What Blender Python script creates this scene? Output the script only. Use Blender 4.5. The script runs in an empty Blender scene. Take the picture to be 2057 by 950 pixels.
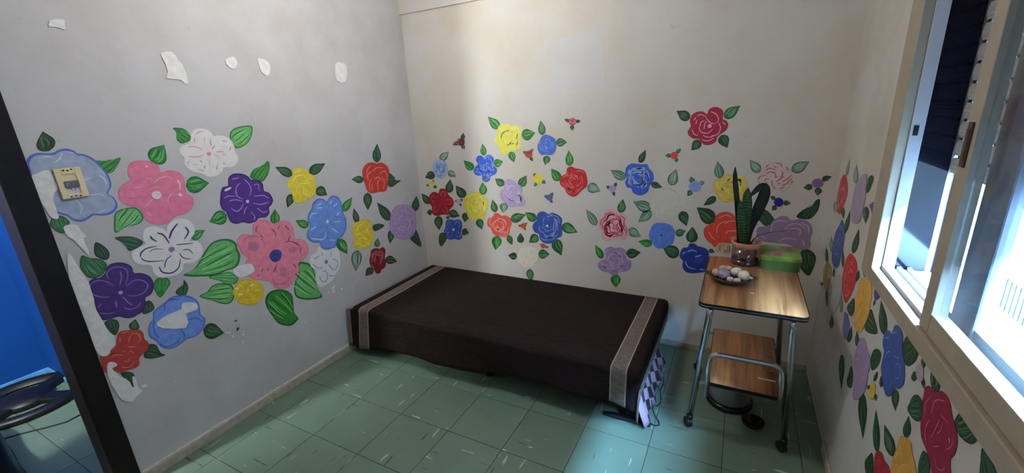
import bpy, bmesh, math, random
from mathutils import Vector, Matrix
from mathutils.geometry import tessellate_polygon

# ------------------------------------------------------------------ camera, world, lights, exposure
scn = bpy.context.scene
COL = scn.collection
W = 2.685                                   # right wall
cam_d = bpy.data.cameras.new('camera'); cam = bpy.data.objects.new('camera', cam_d); COL.objects.link(cam)
cam_d.sensor_fit = 'HORIZONTAL'; cam_d.sensor_width = 36.0; cam_d.lens = 859.3562 / 2057 * 36.0
cam_d.clip_start = 0.02; cam_d.clip_end = 200
def _rot(a, b, c):
    return Matrix.Rotation(a, 3, 'Z') @ Matrix.Rotation(b, 3, 'X') @ Matrix.Rotation(c, 3, 'Y')
_R = _rot(0.4948, -0.2869, 0.0516)
_r, _f, _u = _R.col[0], _R.col[1], _R.col[2]
cam.matrix_world = Matrix(((_r.x, _u.x, -_f.x, 2.2394), (_r.y, _u.y, -_f.y, -2.6456), (_r.z, _u.z, -_f.z, 1.5186), (0, 0, 0, 1)))
scn.camera = cam

world = bpy.data.worlds.new('sky'); scn.world = world; world.use_nodes = True
bg = world.node_tree.nodes['Background']
bg.inputs['Color'].default_value = (0.31, 0.60, 1.0, 1); bg.inputs['Strength'].default_value = 560.0

def lamp(name, kind, loc, energy, color, **kw):
    d = bpy.data.lights.new(name, kind); d.energy = energy; d.color = color
    for k, v in kw.items(): setattr(d, k, v)
    o = bpy.data.objects.new(name, d); COL.objects.link(o); o.location = loc; o['kind'] = 'helper'
    return o
def aim(o, d): o.rotation_euler = Vector(d).to_track_quat('-Z', 'Y').to_euler()
sun = lamp('sun', 'SUN', (0, 0, 12), 6.0, (1.0, 0.95, 0.88), angle=0.02); aim(sun, (0.62, 0.25, -0.74))
room_lamp = lamp('room_ceiling_lamp', 'POINT', (0.95, -1.15, 2.36), 28, (1.0, 0.97, 0.94), shadow_soft_size=0.10)
hall_lamp = lamp('hall_lamp', 'POINT', (-0.22, -3.10, 1.80), 160, (0.95, 1.0, 0.96), shadow_soft_size=0.05)
portal = lamp('window_portal', 'AREA', (2.84, -1.55, 1.15), 1, (1, 1, 1), shape='RECTANGLE', size=1.36, size_y=0.40)
aim(portal, (-1, 0, 0)); portal.data.cycles.is_portal = True

vs = scn.view_settings
vs.view_transform = 'Standard'; vs.look = 'None'; vs.exposure = 0.0; vs.gamma = 1.0; vs.use_curve_mapping = False
scn.display_settings.display_device = 'sRGB'
scn.cycles.sample_clamp_indirect = 6.0
scn.cycles.max_bounces = 10; scn.cycles.diffuse_bounces = 6

# ------------------------------------------------------------------ helpers
def lin(c):
    c = c / 255.0
    return c / 12.92 if c <= 0.04045 else ((c + 0.055) / 1.055) ** 2.4
def rgb(c, k=1.0):
    return tuple(min(0.9, lin(v) * k) for v in c) + (1.0,)
MATS = {}
def new_mat(name):
    m = bpy.data.materials.new(name); m.use_nodes = True
    return m, m.node_tree.nodes, m.node_tree.links, m.node_tree.nodes['Principled BSDF']
def plain(name, col, rough=0.6, metal=0.0, k=1.0, noise=0.12, nscale=12.0, bump=0.0, bscale=60.0, spec=0.5, coat=0.0):
    if name in MATS: return MATS[name]
    m, N, L, b = new_mat(name)
    c = rgb(col, k)
    b.inputs['Roughness'].default_value = rough; b.inputs['Metallic'].default_value = metal
    b.inputs['Specular IOR Level'].default_value = spec; b.inputs['Coat Weight'].default_value = coat
    tc = N.new('ShaderNodeTexCoord'); nz = N.new('ShaderNodeTexNoise'); nz.inputs['Scale'].default_value = nscale; nz.inputs['Detail'].default_value = 4
    L.new(tc.outputs['Object'], nz.inputs['Vector'])
    rp = N.new('ShaderNodeValToRGB'); rp.color_ramp.elements[0].position = 0.3; rp.color_ramp.elements[1].position = 0.7
    rp.color_ramp.elements[0].color = tuple(v * (1 - noise) for v in c[:3]) + (1,)
    rp.color_ramp.elements[1].color = tuple(min(0.95, v * (1 + noise)) for v in c[:3]) + (1,)
    L.new(nz.outputs['Fac'], rp.inputs['Fac']); L.new(rp.outputs['Color'], b.inputs['Base Color'])
    if bump:
        n2 = N.new('ShaderNodeTexNoise'); n2.inputs['Scale'].default_value = bscale; n2.inputs['Detail'].default_value = 3
        L.new(tc.outputs['Object'], n2.inputs['Vector'])
        bp = N.new('ShaderNodeBump'); bp.inputs['Strength'].default_value = bump; bp.inputs['Distance'].default_value = 0.004
        L.new(n2.outputs['Fac'], bp.inputs['Height']); L.new(bp.outputs['Normal'], b.inputs['Normal'])
    MATS[name] = m
    return m
PK = 1.55
def paint(c):
    nz = 0.15 if max(c) < 215 and (max(c) - min(c)) > 30 else 0.05
    return plain('paint_%d_%d_%d' % tuple(c), c, rough=0.5, k=PK, noise=nz, nscale=38.0)

def link(o, parent=None, kind=None, label=None, cat=None, group=None):
    COL.objects.link(o)
    if parent is not None:
        o.parent = parent
        p, off = parent, Vector((0, 0, 0))
        while p is not None:
            off += p.location; p = p.parent
        o.location = Vector(o.location) - off
    if kind: o['kind'] = kind
    if label: o['label'] = label
    if cat: o['category'] = cat
    if group: o['group'] = group
    return o
def mk(name, verts, faces, mats, parent=None, mi=None, smooth=False, org=None, **kw):
    """one mesh object from world-space vertices; org = object origin"""
    if org is None:
        n = len(verts); org = (sum(v[0] for v in verts) / n, sum(v[1] for v in verts) / n, min(v[2] for v in verts))
    me = bpy.data.meshes.new(name)
    me.from_pydata([(v[0] - org[0], v[1] - org[1], v[2] - org[2]) for v in verts], [], faces)
    for m in (mats if isinstance(mats, (list, tuple)) else [mats]): me.materials.append(m)
    if mi is not None: me.polygons.foreach_set('material_index', mi)
    if smooth: me.polygons.foreach_set('use_smooth', [True] * len(me.polygons))
    me.update()
    o = bpy.data.objects.new(name, me); o.location = org
    return link(o, parent, **kw)
def mkbm(name, bm, mats, parent=None, org=(0, 0, 0), smooth=False, **kw):
    bm.normal_update()
    for v in bm.verts: v.co -= Vector(org)
    me = bpy.data.meshes.new(name); bm.to_mesh(me); bm.free()
    for m in (mats if isinstance(mats, (list, tuple)) else [mats]): me.materials.append(m)
    if smooth: me.polygons.foreach_set('use_smooth', [True] * len(me.polygons))
    o = bpy.data.objects.new(name, me); o.location = org
    return link(o, parent, **kw)
def bbox(bm, x0, x1, y0, y1, z0, z1, bev=0.0, seg=2, mi=0):
    r = bmesh.ops.create_cube(bm, size=1.0)
    vs_ = r['verts']
    for v in vs_:
        v.co = Vector(((x0 + x1) / 2 + v.co.x * (x1 - x0), (y0 + y1) / 2 + v.co.y * (y1 - y0), (z0 + z1) / 2 + v.co.z * (z1 - z0)))
    fs = set(f for v in vs_ for f in v.link_faces)
    for f in fs: f.material_index = mi
    if bev > 0:
        es = list(set(e for v in vs_ for e in v.link_edges))
        bmesh.ops.bevel(bm, geom=es, offset=bev, segments=seg, affect='EDGES', profile=0.5)
def box(name, x0, x1, y0, y1, z0, z1, mat, parent=None, bev=0.0, **kw):
    bm = bmesh.new(); bbox(bm, x0, x1, y0, y1, z0, z1, bev)
    return mkbm(name, bm, mat, parent, org=((x0 + x1) / 2, (y0 + y1) / 2, z0), **kw)
def boxes(name, lst, mat, parent=None, bev=0.0, org=None, **kw):
    bm = bmesh.new()
    for b in lst: bbox(bm, *b, bev=bev)
    b = lst[0]
    return mkbm(name, bm, mat, parent, org=org or ((b[0] + b[1]) / 2, (b[2] + b[3]) / 2, b[4]), **kw)
def empty(name, loc, label, cat, group=None):
    o = bpy.data.objects.new(name, None); o.location = loc; o.empty_display_size = 0.05
    return link(o, None, None, label, cat, group)
def fillet(pts, r, n=6):
    P = [Vector(p) for p in pts]; out = [P[0]]
    for i in range(1, len(P) - 1):
        a, b, c = P[i - 1], P[i], P[i + 1]
        d1, d2 = (a - b), (c - b); rr = min(r, d1.length * 0.45, d2.length * 0.45)
        p1, p2 = b + d1.normalized() * rr, b + d2.normalized() * rr
        for k in range(n + 1):
            t = k / n
            out.append((1 - t) ** 2 * p1 + 2 * t * (1 - t) * b + t * t * p2)
    out.append(P[-1]); return out
def tube_geo(pts, r, n=10):
    pts = [Vector(p) for p in pts]; verts, faces = [], []
    up = Vector((0.31, 0.27, 0.91))
    for i, p in enumerate(pts):
        t = (pts[min(i + 1, len(pts) - 1)] - pts[max(i - 1, 0)]).normalized()
        x = (up - t * up.dot(t)).normalized(); y = t.cross(x); up = x
        rr = r(i / (len(pts) - 1)) if callable(r) else r
        for k in range(n):
            a = 2 * math.pi * k / n
            verts.append(p + x * math.cos(a) * rr + y * math.sin(a) * rr)
    for i in range(len(pts) - 1):
        for k in range(n):
            k2 = (k + 1) % n
            faces.append((i * n + k, i * n + k2, (i + 1) * n + k2, (i + 1) * n + k))
    faces.append(tuple(range(n))[::-1]); faces.append(tuple(range((len(pts) - 1) * n, len(pts) * n)))
    return verts, faces
def tube(name, pts, r, mat, parent=None, n=10, **kw):
    v, f = tube_geo(pts, r, n)
    return mk(name, v, f, mat, parent, smooth=True, **kw)
def lathe_geo(prof, cx, cy, n=32, wav=None):
    verts, faces = [], []
    for j, (r, z) in enumerate(prof):
        for k in range(n):
            a = 2 * math.pi * k / n
            dr, dz = (wav(j, a) if wav else (0, 0))
            verts.append((cx + (r + dr) * math.cos(a), cy + (r + dr) * math.sin(a), z + dz))
    for j in range(len(prof) - 1):
        for k in range(n):
            k2 = (k + 1) % n
            faces.append((j * n + k, j * n + k2, (j + 1) * n + k2, (j + 1) * n + k))
    return verts, faces
def lathe(name, prof, cx, cy, mat, parent=None, n=32, wav=None, sx=1.0, sy=1.0, rot=0.0, **kw):
    v, f = lathe_geo(prof, 0, 0, n, wav)
    c, s = math.cos(rot), math.sin(rot)
    v = [(cx + c * x * sx - s * y * sy, cy + s * x * sx + c * y * sy, z) for x, y, z in v]
    return mk(name, v, f, mat, parent, smooth=True, org=(cx, cy, min(p[1] for p in prof)), **kw)

# ------------------------------------------------------------------ surface materials
def wall_mat(name, base, stain, k, s_lo=0.42, s_hi=0.72, bump=0.12):
    m, N, L, b = new_mat(name)
    b.inputs['Roughness'].default_value = 0.62; b.inputs['Specular IOR Level'].default_value = 0.35
    tc = N.new('ShaderNodeTexCoord')
    n1 = N.new('ShaderNodeTexNoise'); n1.inputs['Scale'].default_value = 1.7; n1.inputs['Detail'].default_value = 6; n1.inputs['Roughness'].default_value = 0.62
    L.new(tc.outputs['Object'], n1.inputs['Vector'])
    r1 = N.new('ShaderNodeValToRGB'); r1.color_ramp.elements[0].position = s_lo; r1.color_ramp.elements[1].position = s_hi
    r1.color_ramp.elements[0].color = rgb(base, k); r1.color_ramp.elements[1].color = rgb(stain, k)
    L.new(n1.outputs['Fac'], r1.inputs['Fac'])
    n3 = N.new('ShaderNodeTexNoise'); n3.inputs['Scale'].default_value = 26; n3.inputs['Detail'].default_value = 3
    L.new(tc.outputs['Object'], n3.inputs['Vector'])
    r3 = N.new('ShaderNodeValToRGB'); r3.color_ramp.elements[0].position = 0.68; r3.color_ramp.elements[1].position = 0.80
    r3.color_ramp.elements[0].color = (0, 0, 0, 1); r3.color_ramp.elements[1].color = (0.35, 0.35, 0.35, 1)
    L.new(n3.outputs['Fac'], r3.inputs['Fac'])
    mx = N.new('ShaderNodeMix'); mx.data_type = 'RGBA'; mx.blend_type = 'MIX'
    L.new(r3.outputs['Color'], mx.inputs['Factor']); L.new(r1.outputs['Color'], mx.inputs[6])
    mx.inputs[7].default_value = tuple(v * 0.72 for v in rgb(stain, k)[:3]) + (1,)
    L.new(mx.outputs[2], b.inputs['Base Color'])
    n2 = N.new('ShaderNodeTexNoise'); n2.inputs['Scale'].default_value = 90; n2.inputs['Detail'].default_value = 3
    L.new(tc.outputs['Object'], n2.inputs['Vector'])
    bp = N.new('ShaderNodeBump'); bp.inputs['Strength'].default_value = bump; bp.inputs['Distance'].default_value = 0.003
    L.new(n2.outputs['Fac'], bp.inputs['Height']); L.new(bp.outputs['Normal'], b.inputs['Normal'])
    return m
M_grey = wall_mat('grey_wall_paint', (184, 183, 186), (168, 164, 161), 1.3)
M_cream = wall_mat('cream_wall_paint', (205, 201, 196), (196, 186, 168), 1.2)
M_cream2 = wall_mat('window_wall_paint', (192, 188, 181), (172, 162, 143), 1.15)
M_ceil = wall_mat('ceiling_paint', (225, 222, 215), (212, 208, 200), 1.1)
M_blue = wall_mat('blue_wall_paint', (0, 68, 146), (0, 60, 134), 1.0, bump=0.05)
M_bluetrim = plain('blue_trim_glare', (90, 150, 205), 0.25, k=1.2)  # lighter blue: glare at the foot of the wall put into the colour
M_base = plain('beige_baseboard', (176, 166, 146), 0.55, noise=0.2, nscale=30, bump=0.2, bscale=40)
M_basetop = plain('pale_baseboard_cap', (206, 200, 190), 0.6, noise=0.15, nscale=40)
M_filler = plain('white_filler', (238, 238, 243), 0.8, noise=0.1, nscale=40, k=1.1, bump=0.5, bscale=55)
M_darkwood = plain('dark_stained_wood', (20, 14, 12), 0.5, noise=0.4, nscale=20, bump=0.15, bscale=30, spec=0.25)
M_casing = plain('tan_painted_wood', (164, 151, 130), 0.5, noise=0.08, nscale=15, k=1.0)
M_lining = plain('white_painted_wood', (212, 214, 220), 0.45, noise=0.05)
M_alu = plain('grey_aluminium', (150, 155, 165), 0.35, metal=0.6, noise=0.06)
M_glosspanel = plain('black_gloss_panel', (4, 4, 7), 0.07, noise=0.1, spec=0.15)
M_rail = plain('navy_rail', (18, 20, 40), 0.4)
M_slat = plain('grey_shutter_slat', (172, 166, 158), 0.5, noise=0.06)
M_slatgap = plain('dark_shutter_link', (24, 22, 22), 0.6)
M_slab = plain('grout', (48, 58, 50), 0.9)
M_chrome = plain('chrome_tube', (205, 208, 212), 0.16, metal=1.0, noise=0.12, nscale=30)
M_black = plain('black_rubber', (16, 16, 18), 0.5, noise=0.2)
M_blackg = plain('black_gloss', (10, 10, 12), 0.2)
M_brown = plain('brown_handle', (60, 38, 30), 0.4)

def tile_mat():
    m, N, L, b = new_mat('green_vinyl_tile')
    tc = N.new('ShaderNodeTexCoord'); oi = N.new('ShaderNodeObjectInfo')
    cmb = N.new('ShaderNodeCombineXYZ')
    mu = N.new('ShaderNodeMath'); mu.operation = 'MULTIPLY'; mu.inputs[1].default_value = 37.0
    L.new(oi.outputs['Random'], mu.inputs[0])
    for i in range(3): L.new(mu.outputs[0], cmb.inputs[i])
    va = N.new('ShaderNodeVectorMath'); va.operation = 'ADD'
    L.new(tc.outputs['Object'], va.inputs[0]); L.new(cmb.outputs[0], va.inputs[1])
    def streak(sx, sy, lo, hi, off):
        mp = N.new('ShaderNodeMapping'); mp.inputs['Scale'].default_value = (sx, sy, 1); mp.inputs['Location'].default_value = (off, off * 2, 0)
        L.new(va.outputs[0], mp.inputs['Vector'])
        nz = N.new('ShaderNodeTexNoise'); nz.inputs['Scale'].default_value = 1.0; nz.inputs['Detail'].default_value = 2.0; nz.inputs['Distortion'].default_value = 0.25
        L.new(mp.outputs[0], nz.inputs['Vector'])
        rp = N.new('ShaderNodeValToRGB'); rp.color_ramp.elements[0].position = lo; rp.color_ramp.elements[1].position = hi
        L.new(nz.outputs['Fac'], rp.inputs['Fac']); return rp.outputs['Color']
    base = N.new('ShaderNodeValToRGB'); base.color_ramp.elements[0].color = rgb((84, 104, 90), 1.2); base.color_ramp.elements[1].color = rgb((102, 122, 106), 1.2)
    nb = N.new('ShaderNodeTexNoise'); nb.inputs['Scale'].default_value = 6; nb.inputs['Detail'].default_value = 5
    L.new(va.outputs[0], nb.inputs['Vector']); L.new(nb.outputs['Fac'], base.inputs['Fac'])
    def mix(fac, a, col):
        mx = N.new('ShaderNodeMix'); mx.data_type = 'RGBA'
        L.new(fac, mx.inputs['Factor']); L.new(a, mx.inputs[6]); mx.inputs[7].default_value = col
        return mx.outputs[2]
    c = mix(streak(6, 48, 0.685, 0.72, 3.1), base.outputs['Color'], rgb((165, 172, 150), 1.25))
    c = mix(streak(7, 52, 0.69, 0.74, 11.7), c, rgb((52, 70, 58), 1.25))
    L.new(c, b.inputs['Base Color'])
    b.inputs['Roughness'].default_value = 0.42; b.inputs['Specular IOR Level'].default_value = 0.4
    n2 = N.new('ShaderNodeTexNoise'); n2.inputs['Scale'].default_value = 40
    L.new(va.outputs[0], n2.inputs['Vector'])
    bp = N.new('ShaderNodeBump'); bp.inputs['Strength'].default_value = 0.06; bp.inputs['Distance'].default_value = 0.003
    L.new(n2.outputs['Fac'], bp.inputs['Height']); L.new(bp.outputs['Normal'], b.inputs['Normal'])
    return m
M_tile = tile_mat()

def wood_mat(name, c0, c1, axis='y', rough=0.32):
    m, N, L, b = new_mat(name)
    tc = N.new('ShaderNodeTexCoord'); mp = N.new('ShaderNodeMapping')
    mp.inputs['Scale'].default_value = (26, 1.3, 8) if axis == 'y' else (1.3, 26, 8)
    L.new(tc.outputs['Object'], mp.inputs['Vector'])
    nz = N.new('ShaderNodeTexNoise'); nz.inputs['Scale'].default_value = 1.6; nz.inputs['Detail'].default_value = 6; nz.inputs['Distortion'].default_value = 0.7
    L.new(mp.outputs[0], nz.inputs['Vector'])
    rp = N.new('ShaderNodeValToRGB'); rp.color_ramp.elements[0].position = 0.32; rp.color_ramp.elements[1].position = 0.62
    rp.color_ramp.elements[0].color = rgb(c0, 1.2); rp.color_ramp.elements[1].color = rgb(c1, 1.2)
    L.new(nz.outputs['Fac'], rp.inputs['Fac']); L.new(rp.outputs['Color'], b.inputs['Base Color'])
    b.inputs['Roughness'].default_value = rough
    return m
M_wood = wood_mat('wood_laminate', (98, 60, 34), (152, 104, 63))

def glass_mat():
    m, N, L, b = new_mat('window_glass')
    N.remove(b)
    tr = N.new('ShaderNodeBsdfTransparent'); tr.inputs['Color'].default_value = (0.93, 0.95, 0.97, 1)
    gl = N.new('ShaderNodeBsdfGlossy'); gl.inputs['Roughness'].default_value = 0.03
    mx = N.new('ShaderNodeMixShader'); mx.inputs[0].default_value = 0.07; L.new(tr.outputs[0], mx.inputs[1]); L.new(gl.outputs[0], mx.inputs[2])
    L.new(mx.outputs[0], N['Material Output'].inputs['Surface'])
    return m
M_glass = glass_mat()

# ------------------------------------------------------------------ room shell
HT = 2.5
DJ = -2.172                      # near door jamb (outer edge of the dark trim)
floor = box('floor', -1.75, 2.885, -4.7, 0.1, -0.1, -0.004, M_slab, kind='structure')
T = 0.305; OX, OY = 0.7632, -1.2538
G = 0.0011
tile_cache = {}
def tile_mesh(w, h):
    key = (round(w, 4), round(h, 4))
    if key not in tile_cache:
        bm = bmesh.new(); bbox(bm, -w / 2 + G, w / 2 - G, -h / 2 + G, h / 2 - G, -0.0035, 0.0, bev=0.0012, seg=1)
        bm.normal_update(); me = bpy.data.meshes.new('floor_tile'); bm.to_mesh(me); bm.free(); me.materials.append(M_tile); tile_cache[key] = me
    return tile_cache[key]
random.seed(5)
for i in range(-9, 8):
    for j in range(-5, 6):
        x0, x1 = OX + i * T, OX + (i + 1) * T; y0, y1 = OY + j * T, OY + (j + 1) * T
        for rx0, rx1, ry0, ry1 in ((0.0, W, -2.75, 0.0), (-1.73, 0.0, -2.75, -1.9)):
            a0, a1, b0, b1 = max(x0, rx0), min(x1, rx1), max(y0, ry0), min(y1, ry1)
            if a1 - a0 < 0.012 or b1 - b0 < 0.012: continue
            q = (i + j) % 2 if random.random() < 0.85 else (i + j + 1) % 2
            w, h = a1 - a0, b1 - b0
            o = bpy.data.objects.new('floor_tile', tile_mesh(h, w) if q else tile_mesh(w, h))
            o.location = ((a0 + a1) / 2, (b0 + b1) / 2, 0)
            if q: o.rotation_euler = (0, 0, math.pi / 2)
            link(o, floor)
ceiling = box('ceiling', -1.75, 2.885, -4.7, 0.1, HT, HT + 0.08, M_ceil, kind='structure')
wall_left = boxes('wall_left', [(-0.1, 0, -2.09, 0, 0, HT), (-0.1, 0, -4.6, -2.92, 0, HT), (-0.1, 0, -2.92, -2.09, 2.06, HT)], M_grey, kind='structure')
wall_back = box('wall_back', -0.1, 2.885, 0, 0.1, 0, HT, M_cream, kind='structure')
WY0, WY1, WZ0, WZ1 = -2.30, -0.90, 0.950, 2.10
wall_right = boxes('wall_right', [(W, 2.885, WY1, 0, 0, HT), (W, 2.885, -3.4, WY0, 0, HT), (W, 2.885, WY0, WY1, 0, WZ0), (W, 2.885, WY0, WY1, WZ1, HT)], M_cream2, kind='structure')
wall_front = box('wall_front', 0, W, -3.4, -3.3, 0, HT, M_cream, kind='structure')
wall_blue_back = box('wall_blue_back', -1.75, -0.1, -1.9, -1.8, 0, HT, M_blue, kind='structure')
wall_blue_side = box('wall_blue_side', -1.85, -1.73, -4.7, -1.8, 0, HT, M_blue, kind='structure')
wall_hall = box('wall_hall', -1.75, 0.0, -4.7, -4.6, 0, HT, M_cream, kind='structure')
trim_1 = box('trim_1', 0, W, -0.014, 0, 2.208, HT, M_cream, kind='structure')
trim_2 = box('trim_2', -0.112, 0.014, DJ, -2.09, 0, 2.06, M_darkwood, bev=0.004, kind='structure', label='dark stained wooden door trim at the end of the grey wall')
trim_3 = boxes('trim_3', [(-0.112, 0.014, -2.92, -2.84, 0, 2.06), (-0.112, 0.014, -2.92, DJ, 2.06, 2.14)], M_darkwood, kind='structure')
bl = box('baseboard_left', 0, 0.012, -2.085, -0.002, 0, 0.046, M_base, bev=0.002, kind='structure')
box('baseboard_cap', 0, 0.009, -2.085, -0.002, 0.046, 0.057, M_basetop, parent=bl, bev=0.002)
box('baseboard_back', 0.013, W - 0.001, -0.010, 0, 0, 0.036, M_base, bev=0.002, kind='structure')
box('baseboard_right', W - 0.012, W, -3.29, -0.66, 0, 0.045, M_base, bev=0.003, kind='structure')
box('baseboard_blue_back', -1.72, -0.113, -1.912, -1.9, 0, 0.03, M_bluetrim, bev=0.004, kind='structure')
box('baseboard_blue_side', -1.73, -1.718, -4.6, -1.9, 0, 0.03, M_bluetrim, bev=0.004, kind='structure')
# faint repaired square on the cream wall
M_repair = plain('repair_paint', (206, 204, 203), 0.65, k=1.14, noise=0.05, nscale=5)

# ------------------------------------------------------------------ window with sliding sash and roller shutter
win = boxes('window_1', [(W - 0.022, W + 0.004, -0.905, -0.79, 0.906, 2.2), (W - 0.022, W + 0.004, WY0 - 0.1, -0.905, 0.906, 0.953), (W - 0.022, W + 0.004, WY0 - 0.1, -0.905, 2.09, 2.2), (W - 0.022, W + 0.004, WY0 - 0.1, WY0, 0.953, 2.09)], M_casing, bev=0.003, kind='structure', label='tan painted wooden window casing with sliding sashes')
boxes('window_lining', [(W + 0.004, W + 0.035, -0.912, -0.901, 0.953, 2.09), (W + 0.004, W + 0.035, WY0 + 0.001, WY0 + 0.011, 0.953, 2.09)], M_lining, win)
boxes('window_sill', [(W + 0.004, 2.88, WY0 + 0.001, -0.913, 0.951, 0.958), (W + 0.004, W + 0.016, WY0 + 0.011, -0.913, 0.958, 0.966)], M_lining, win, bev=0.001)
for k, x in enumerate((W + 0.040, W + 0.066)):
    box('sliding_track', x, x + 0.010, WY0 + 0.011, -0.913, 0.958, 0.968, M_lining, win, bev=0.001)
box('side_panel', W + 0.035, 2.796, -0.908, -0.901, 0.958, 2.09, M_glosspanel, win)
box('shutter_guide', 2.814, 2.840, -0.932, -0.901, 0.958, 2.09, M_rail, win)
box('latch_slot', W + 0.010, W + 0.022, -0.9135, -0.9115, 1.385, 1.415, M_blackg, win)
# front sash (tan): stile with handle, bottom rail, glass
box('sash_stile', W - 0.012, W + 0.018, -1.385, -1.330, 0.955, 2.08, M_casing, win, bev=0.002)
box('sash_rail', W - 0.012, W + 0.018, WY0, -1.386, 0.956, 1.008, M_casing, win, bev=0.002)
box('sash_glass', W + 0.000, W + 0.004, WY0, -1.388, 1.012, 2.08, M_glass, win)
hb = bmesh.new()
bbox(hb, W - 0.016, W - 0.011, -1.369, -1.347, 1.350, 1.446, bev=0.002)
bbox(hb, W - 0.018, W - 0.011, -1.366, -1.350, 1.363, 1.433, bev=0.002)
mkbm('sash_handle', hb, M_brown, win, org=(W - 0.014, -1.358, 1.350), label='brown recessed sash handle')
# rear sash (grey aluminium)
box('rear_stile', W + 0.036, W + 0.062, -1.263, -1.215, 0.968, 2.08, M_alu, win, bev=0.002)
box('rear_stile', W + 0.036, W + 0.062, -1.452, -1.342, 0.968, 2.08, M_alu, win, bev=0.004)
box('rear_rail', W + 0.038, W + 0.060, -1.341, -1.264, 0.968, 0.998, M_alu, win, bev=0.002)
box('rear_rail', W + 0.038, W + 0.060, WY0, -1.453, 0.968, 1.012, M_alu, win, bev=0.002)
box('rear_glass', W + 0.047, W + 0.050, WY0, -1.264, 1.0, 2.08, M_glass, win)
# shutter
SB, SP = 1.276, 0.0517
shutter = empty('roller_shutter', (2.805, -1.6, SB), 'grey slatted roller shutter half lowered outside the window', 'shutter')
sv, sf = [], []
def slat_geo(y0, y1):
    prof = []
    h = SP - 0.008
    for k in range(13):
        t = k / 12
        prof.append((-0.004 - 0.0035 * math.sin(math.pi * t) - (0.0010 if k % 3 == 0 else 0.0), t * h))
    v = [(x, y, z) for y in (y0, y1) for x, z in prof] + [(0.004, y, z) for y in (y0, y1) for z in (0, h)]
    n = len(prof); f = [(k, k + 1, n + k + 1, n + k) for k in range(n - 1)]
    b = 2 * n
    f += [(b, b + 2, b + 3, b + 1), (0, n, b + 2, b), (n - 1, b + 1, b + 3, 2 * n - 1)]
    f += [tuple(range(n)) + (b + 1, b), tuple(range(n, 2 * n))[::-1] + (b + 2, b + 3)]
    return v, f
sv, sf = slat_geo(-0.68, 0.690)
sme = bpy.data.meshes.new('slat'); sme.from_pydata(sv, [], sf); sme.materials.append(M_slat); sme.update()
lm = bmesh.new()
yy = -0.692
while yy < 0.685:
    bbox(lm, -0.0025, 0.0025, yy, min(yy + 0.022, 0.69), 0, 0.008)
    yy += 0.034
lm.normal_update(); lme = bpy.data.meshes.new('slat_link'); lm.to_mesh(lme); lm.free(); lme.materials.append(M_slatgap)
for k in range(16):
    o = bpy.data.objects.new('slat', sme); o.location = (2.805, -1.6, SB + k * SP); link(o, shutter)
    if k < 15:
        if k in (0,):
            box('slat_link_bar', 2.8025, 2.8075, -2.28, -0.93, SB + SP - 0.008, SB + SP, M_slatgap, shutter)
        else:
            o = bpy.data.objects.new('slat_link', lme); o.location = (2.805, -1.6, SB + (k + 1) * SP - 0.008); link(o, shutter, kind='stuff')

# ------------------------------------------------------------------ outside
M_conc = plain('white_concrete', (30, 25, 20), 0.8, noise=0.06, nscale=1.0)
M_facade = plain('pale_facade', (26, 20, 17), 0.8, noise=0.05, nscale=0.6)
M_railo = plain('grey_railing', (6, 5, 5), 0.5)
M_shade = plain('window_dark_glass', (70, 80, 95), 0.2)
box('courtyard_ground', 3.2, 11.0, -60.0, 60.0, -1.75, -1.55, M_conc, kind='structure')
fac = box('wall_opposite_facade', 10.2, 11.0, -60.0, 60.0, -1.55, 9.5, M_facade, kind='structure')
for fy in (-6, -3, 0, 3, 6, 9, 12):
    for fz in (0.6, 3.4, 6.2):
        box('facade_window', 10.14, 10.21, fy, fy + 1.1, fz, fz + 1.3, M_shade, fac)
rail = empty('balcony_railing', (5.7, 4.6, -1.55), 'thin grey balcony railing with upright bars outside the window', 'railing')
box('top_rail', 5.68, 5.72, 1.8, 6.6, -1.06, -1.03, M_railo, rail)
box('bottom_rail', 5.68, 5.72, 1.8, 6.6, -1.53, -1.505, M_railo, rail)
pb = bmesh.new(); bbox(pb, -0.008, 0.008, -0.008, 0.008, -0.02, 0.45); pm = bpy.data.meshes.new('bar'); pb.to_mesh(pm); pb.free(); pm.materials.append(M_railo)
for k in range(41):
    o = bpy.data.objects.new('bar', pm); o.location = (5.7, 1.85 + k * 0.115, -1.507); link(o, rail)
box('post', 5.67, 5.73, 1.77, 1.83, -1.55, -1.02, M_railo, rail); box('post', 5.67, 5.73, 6.57, 6.63, -1.55, -1.02, M_railo, rail)

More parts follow.
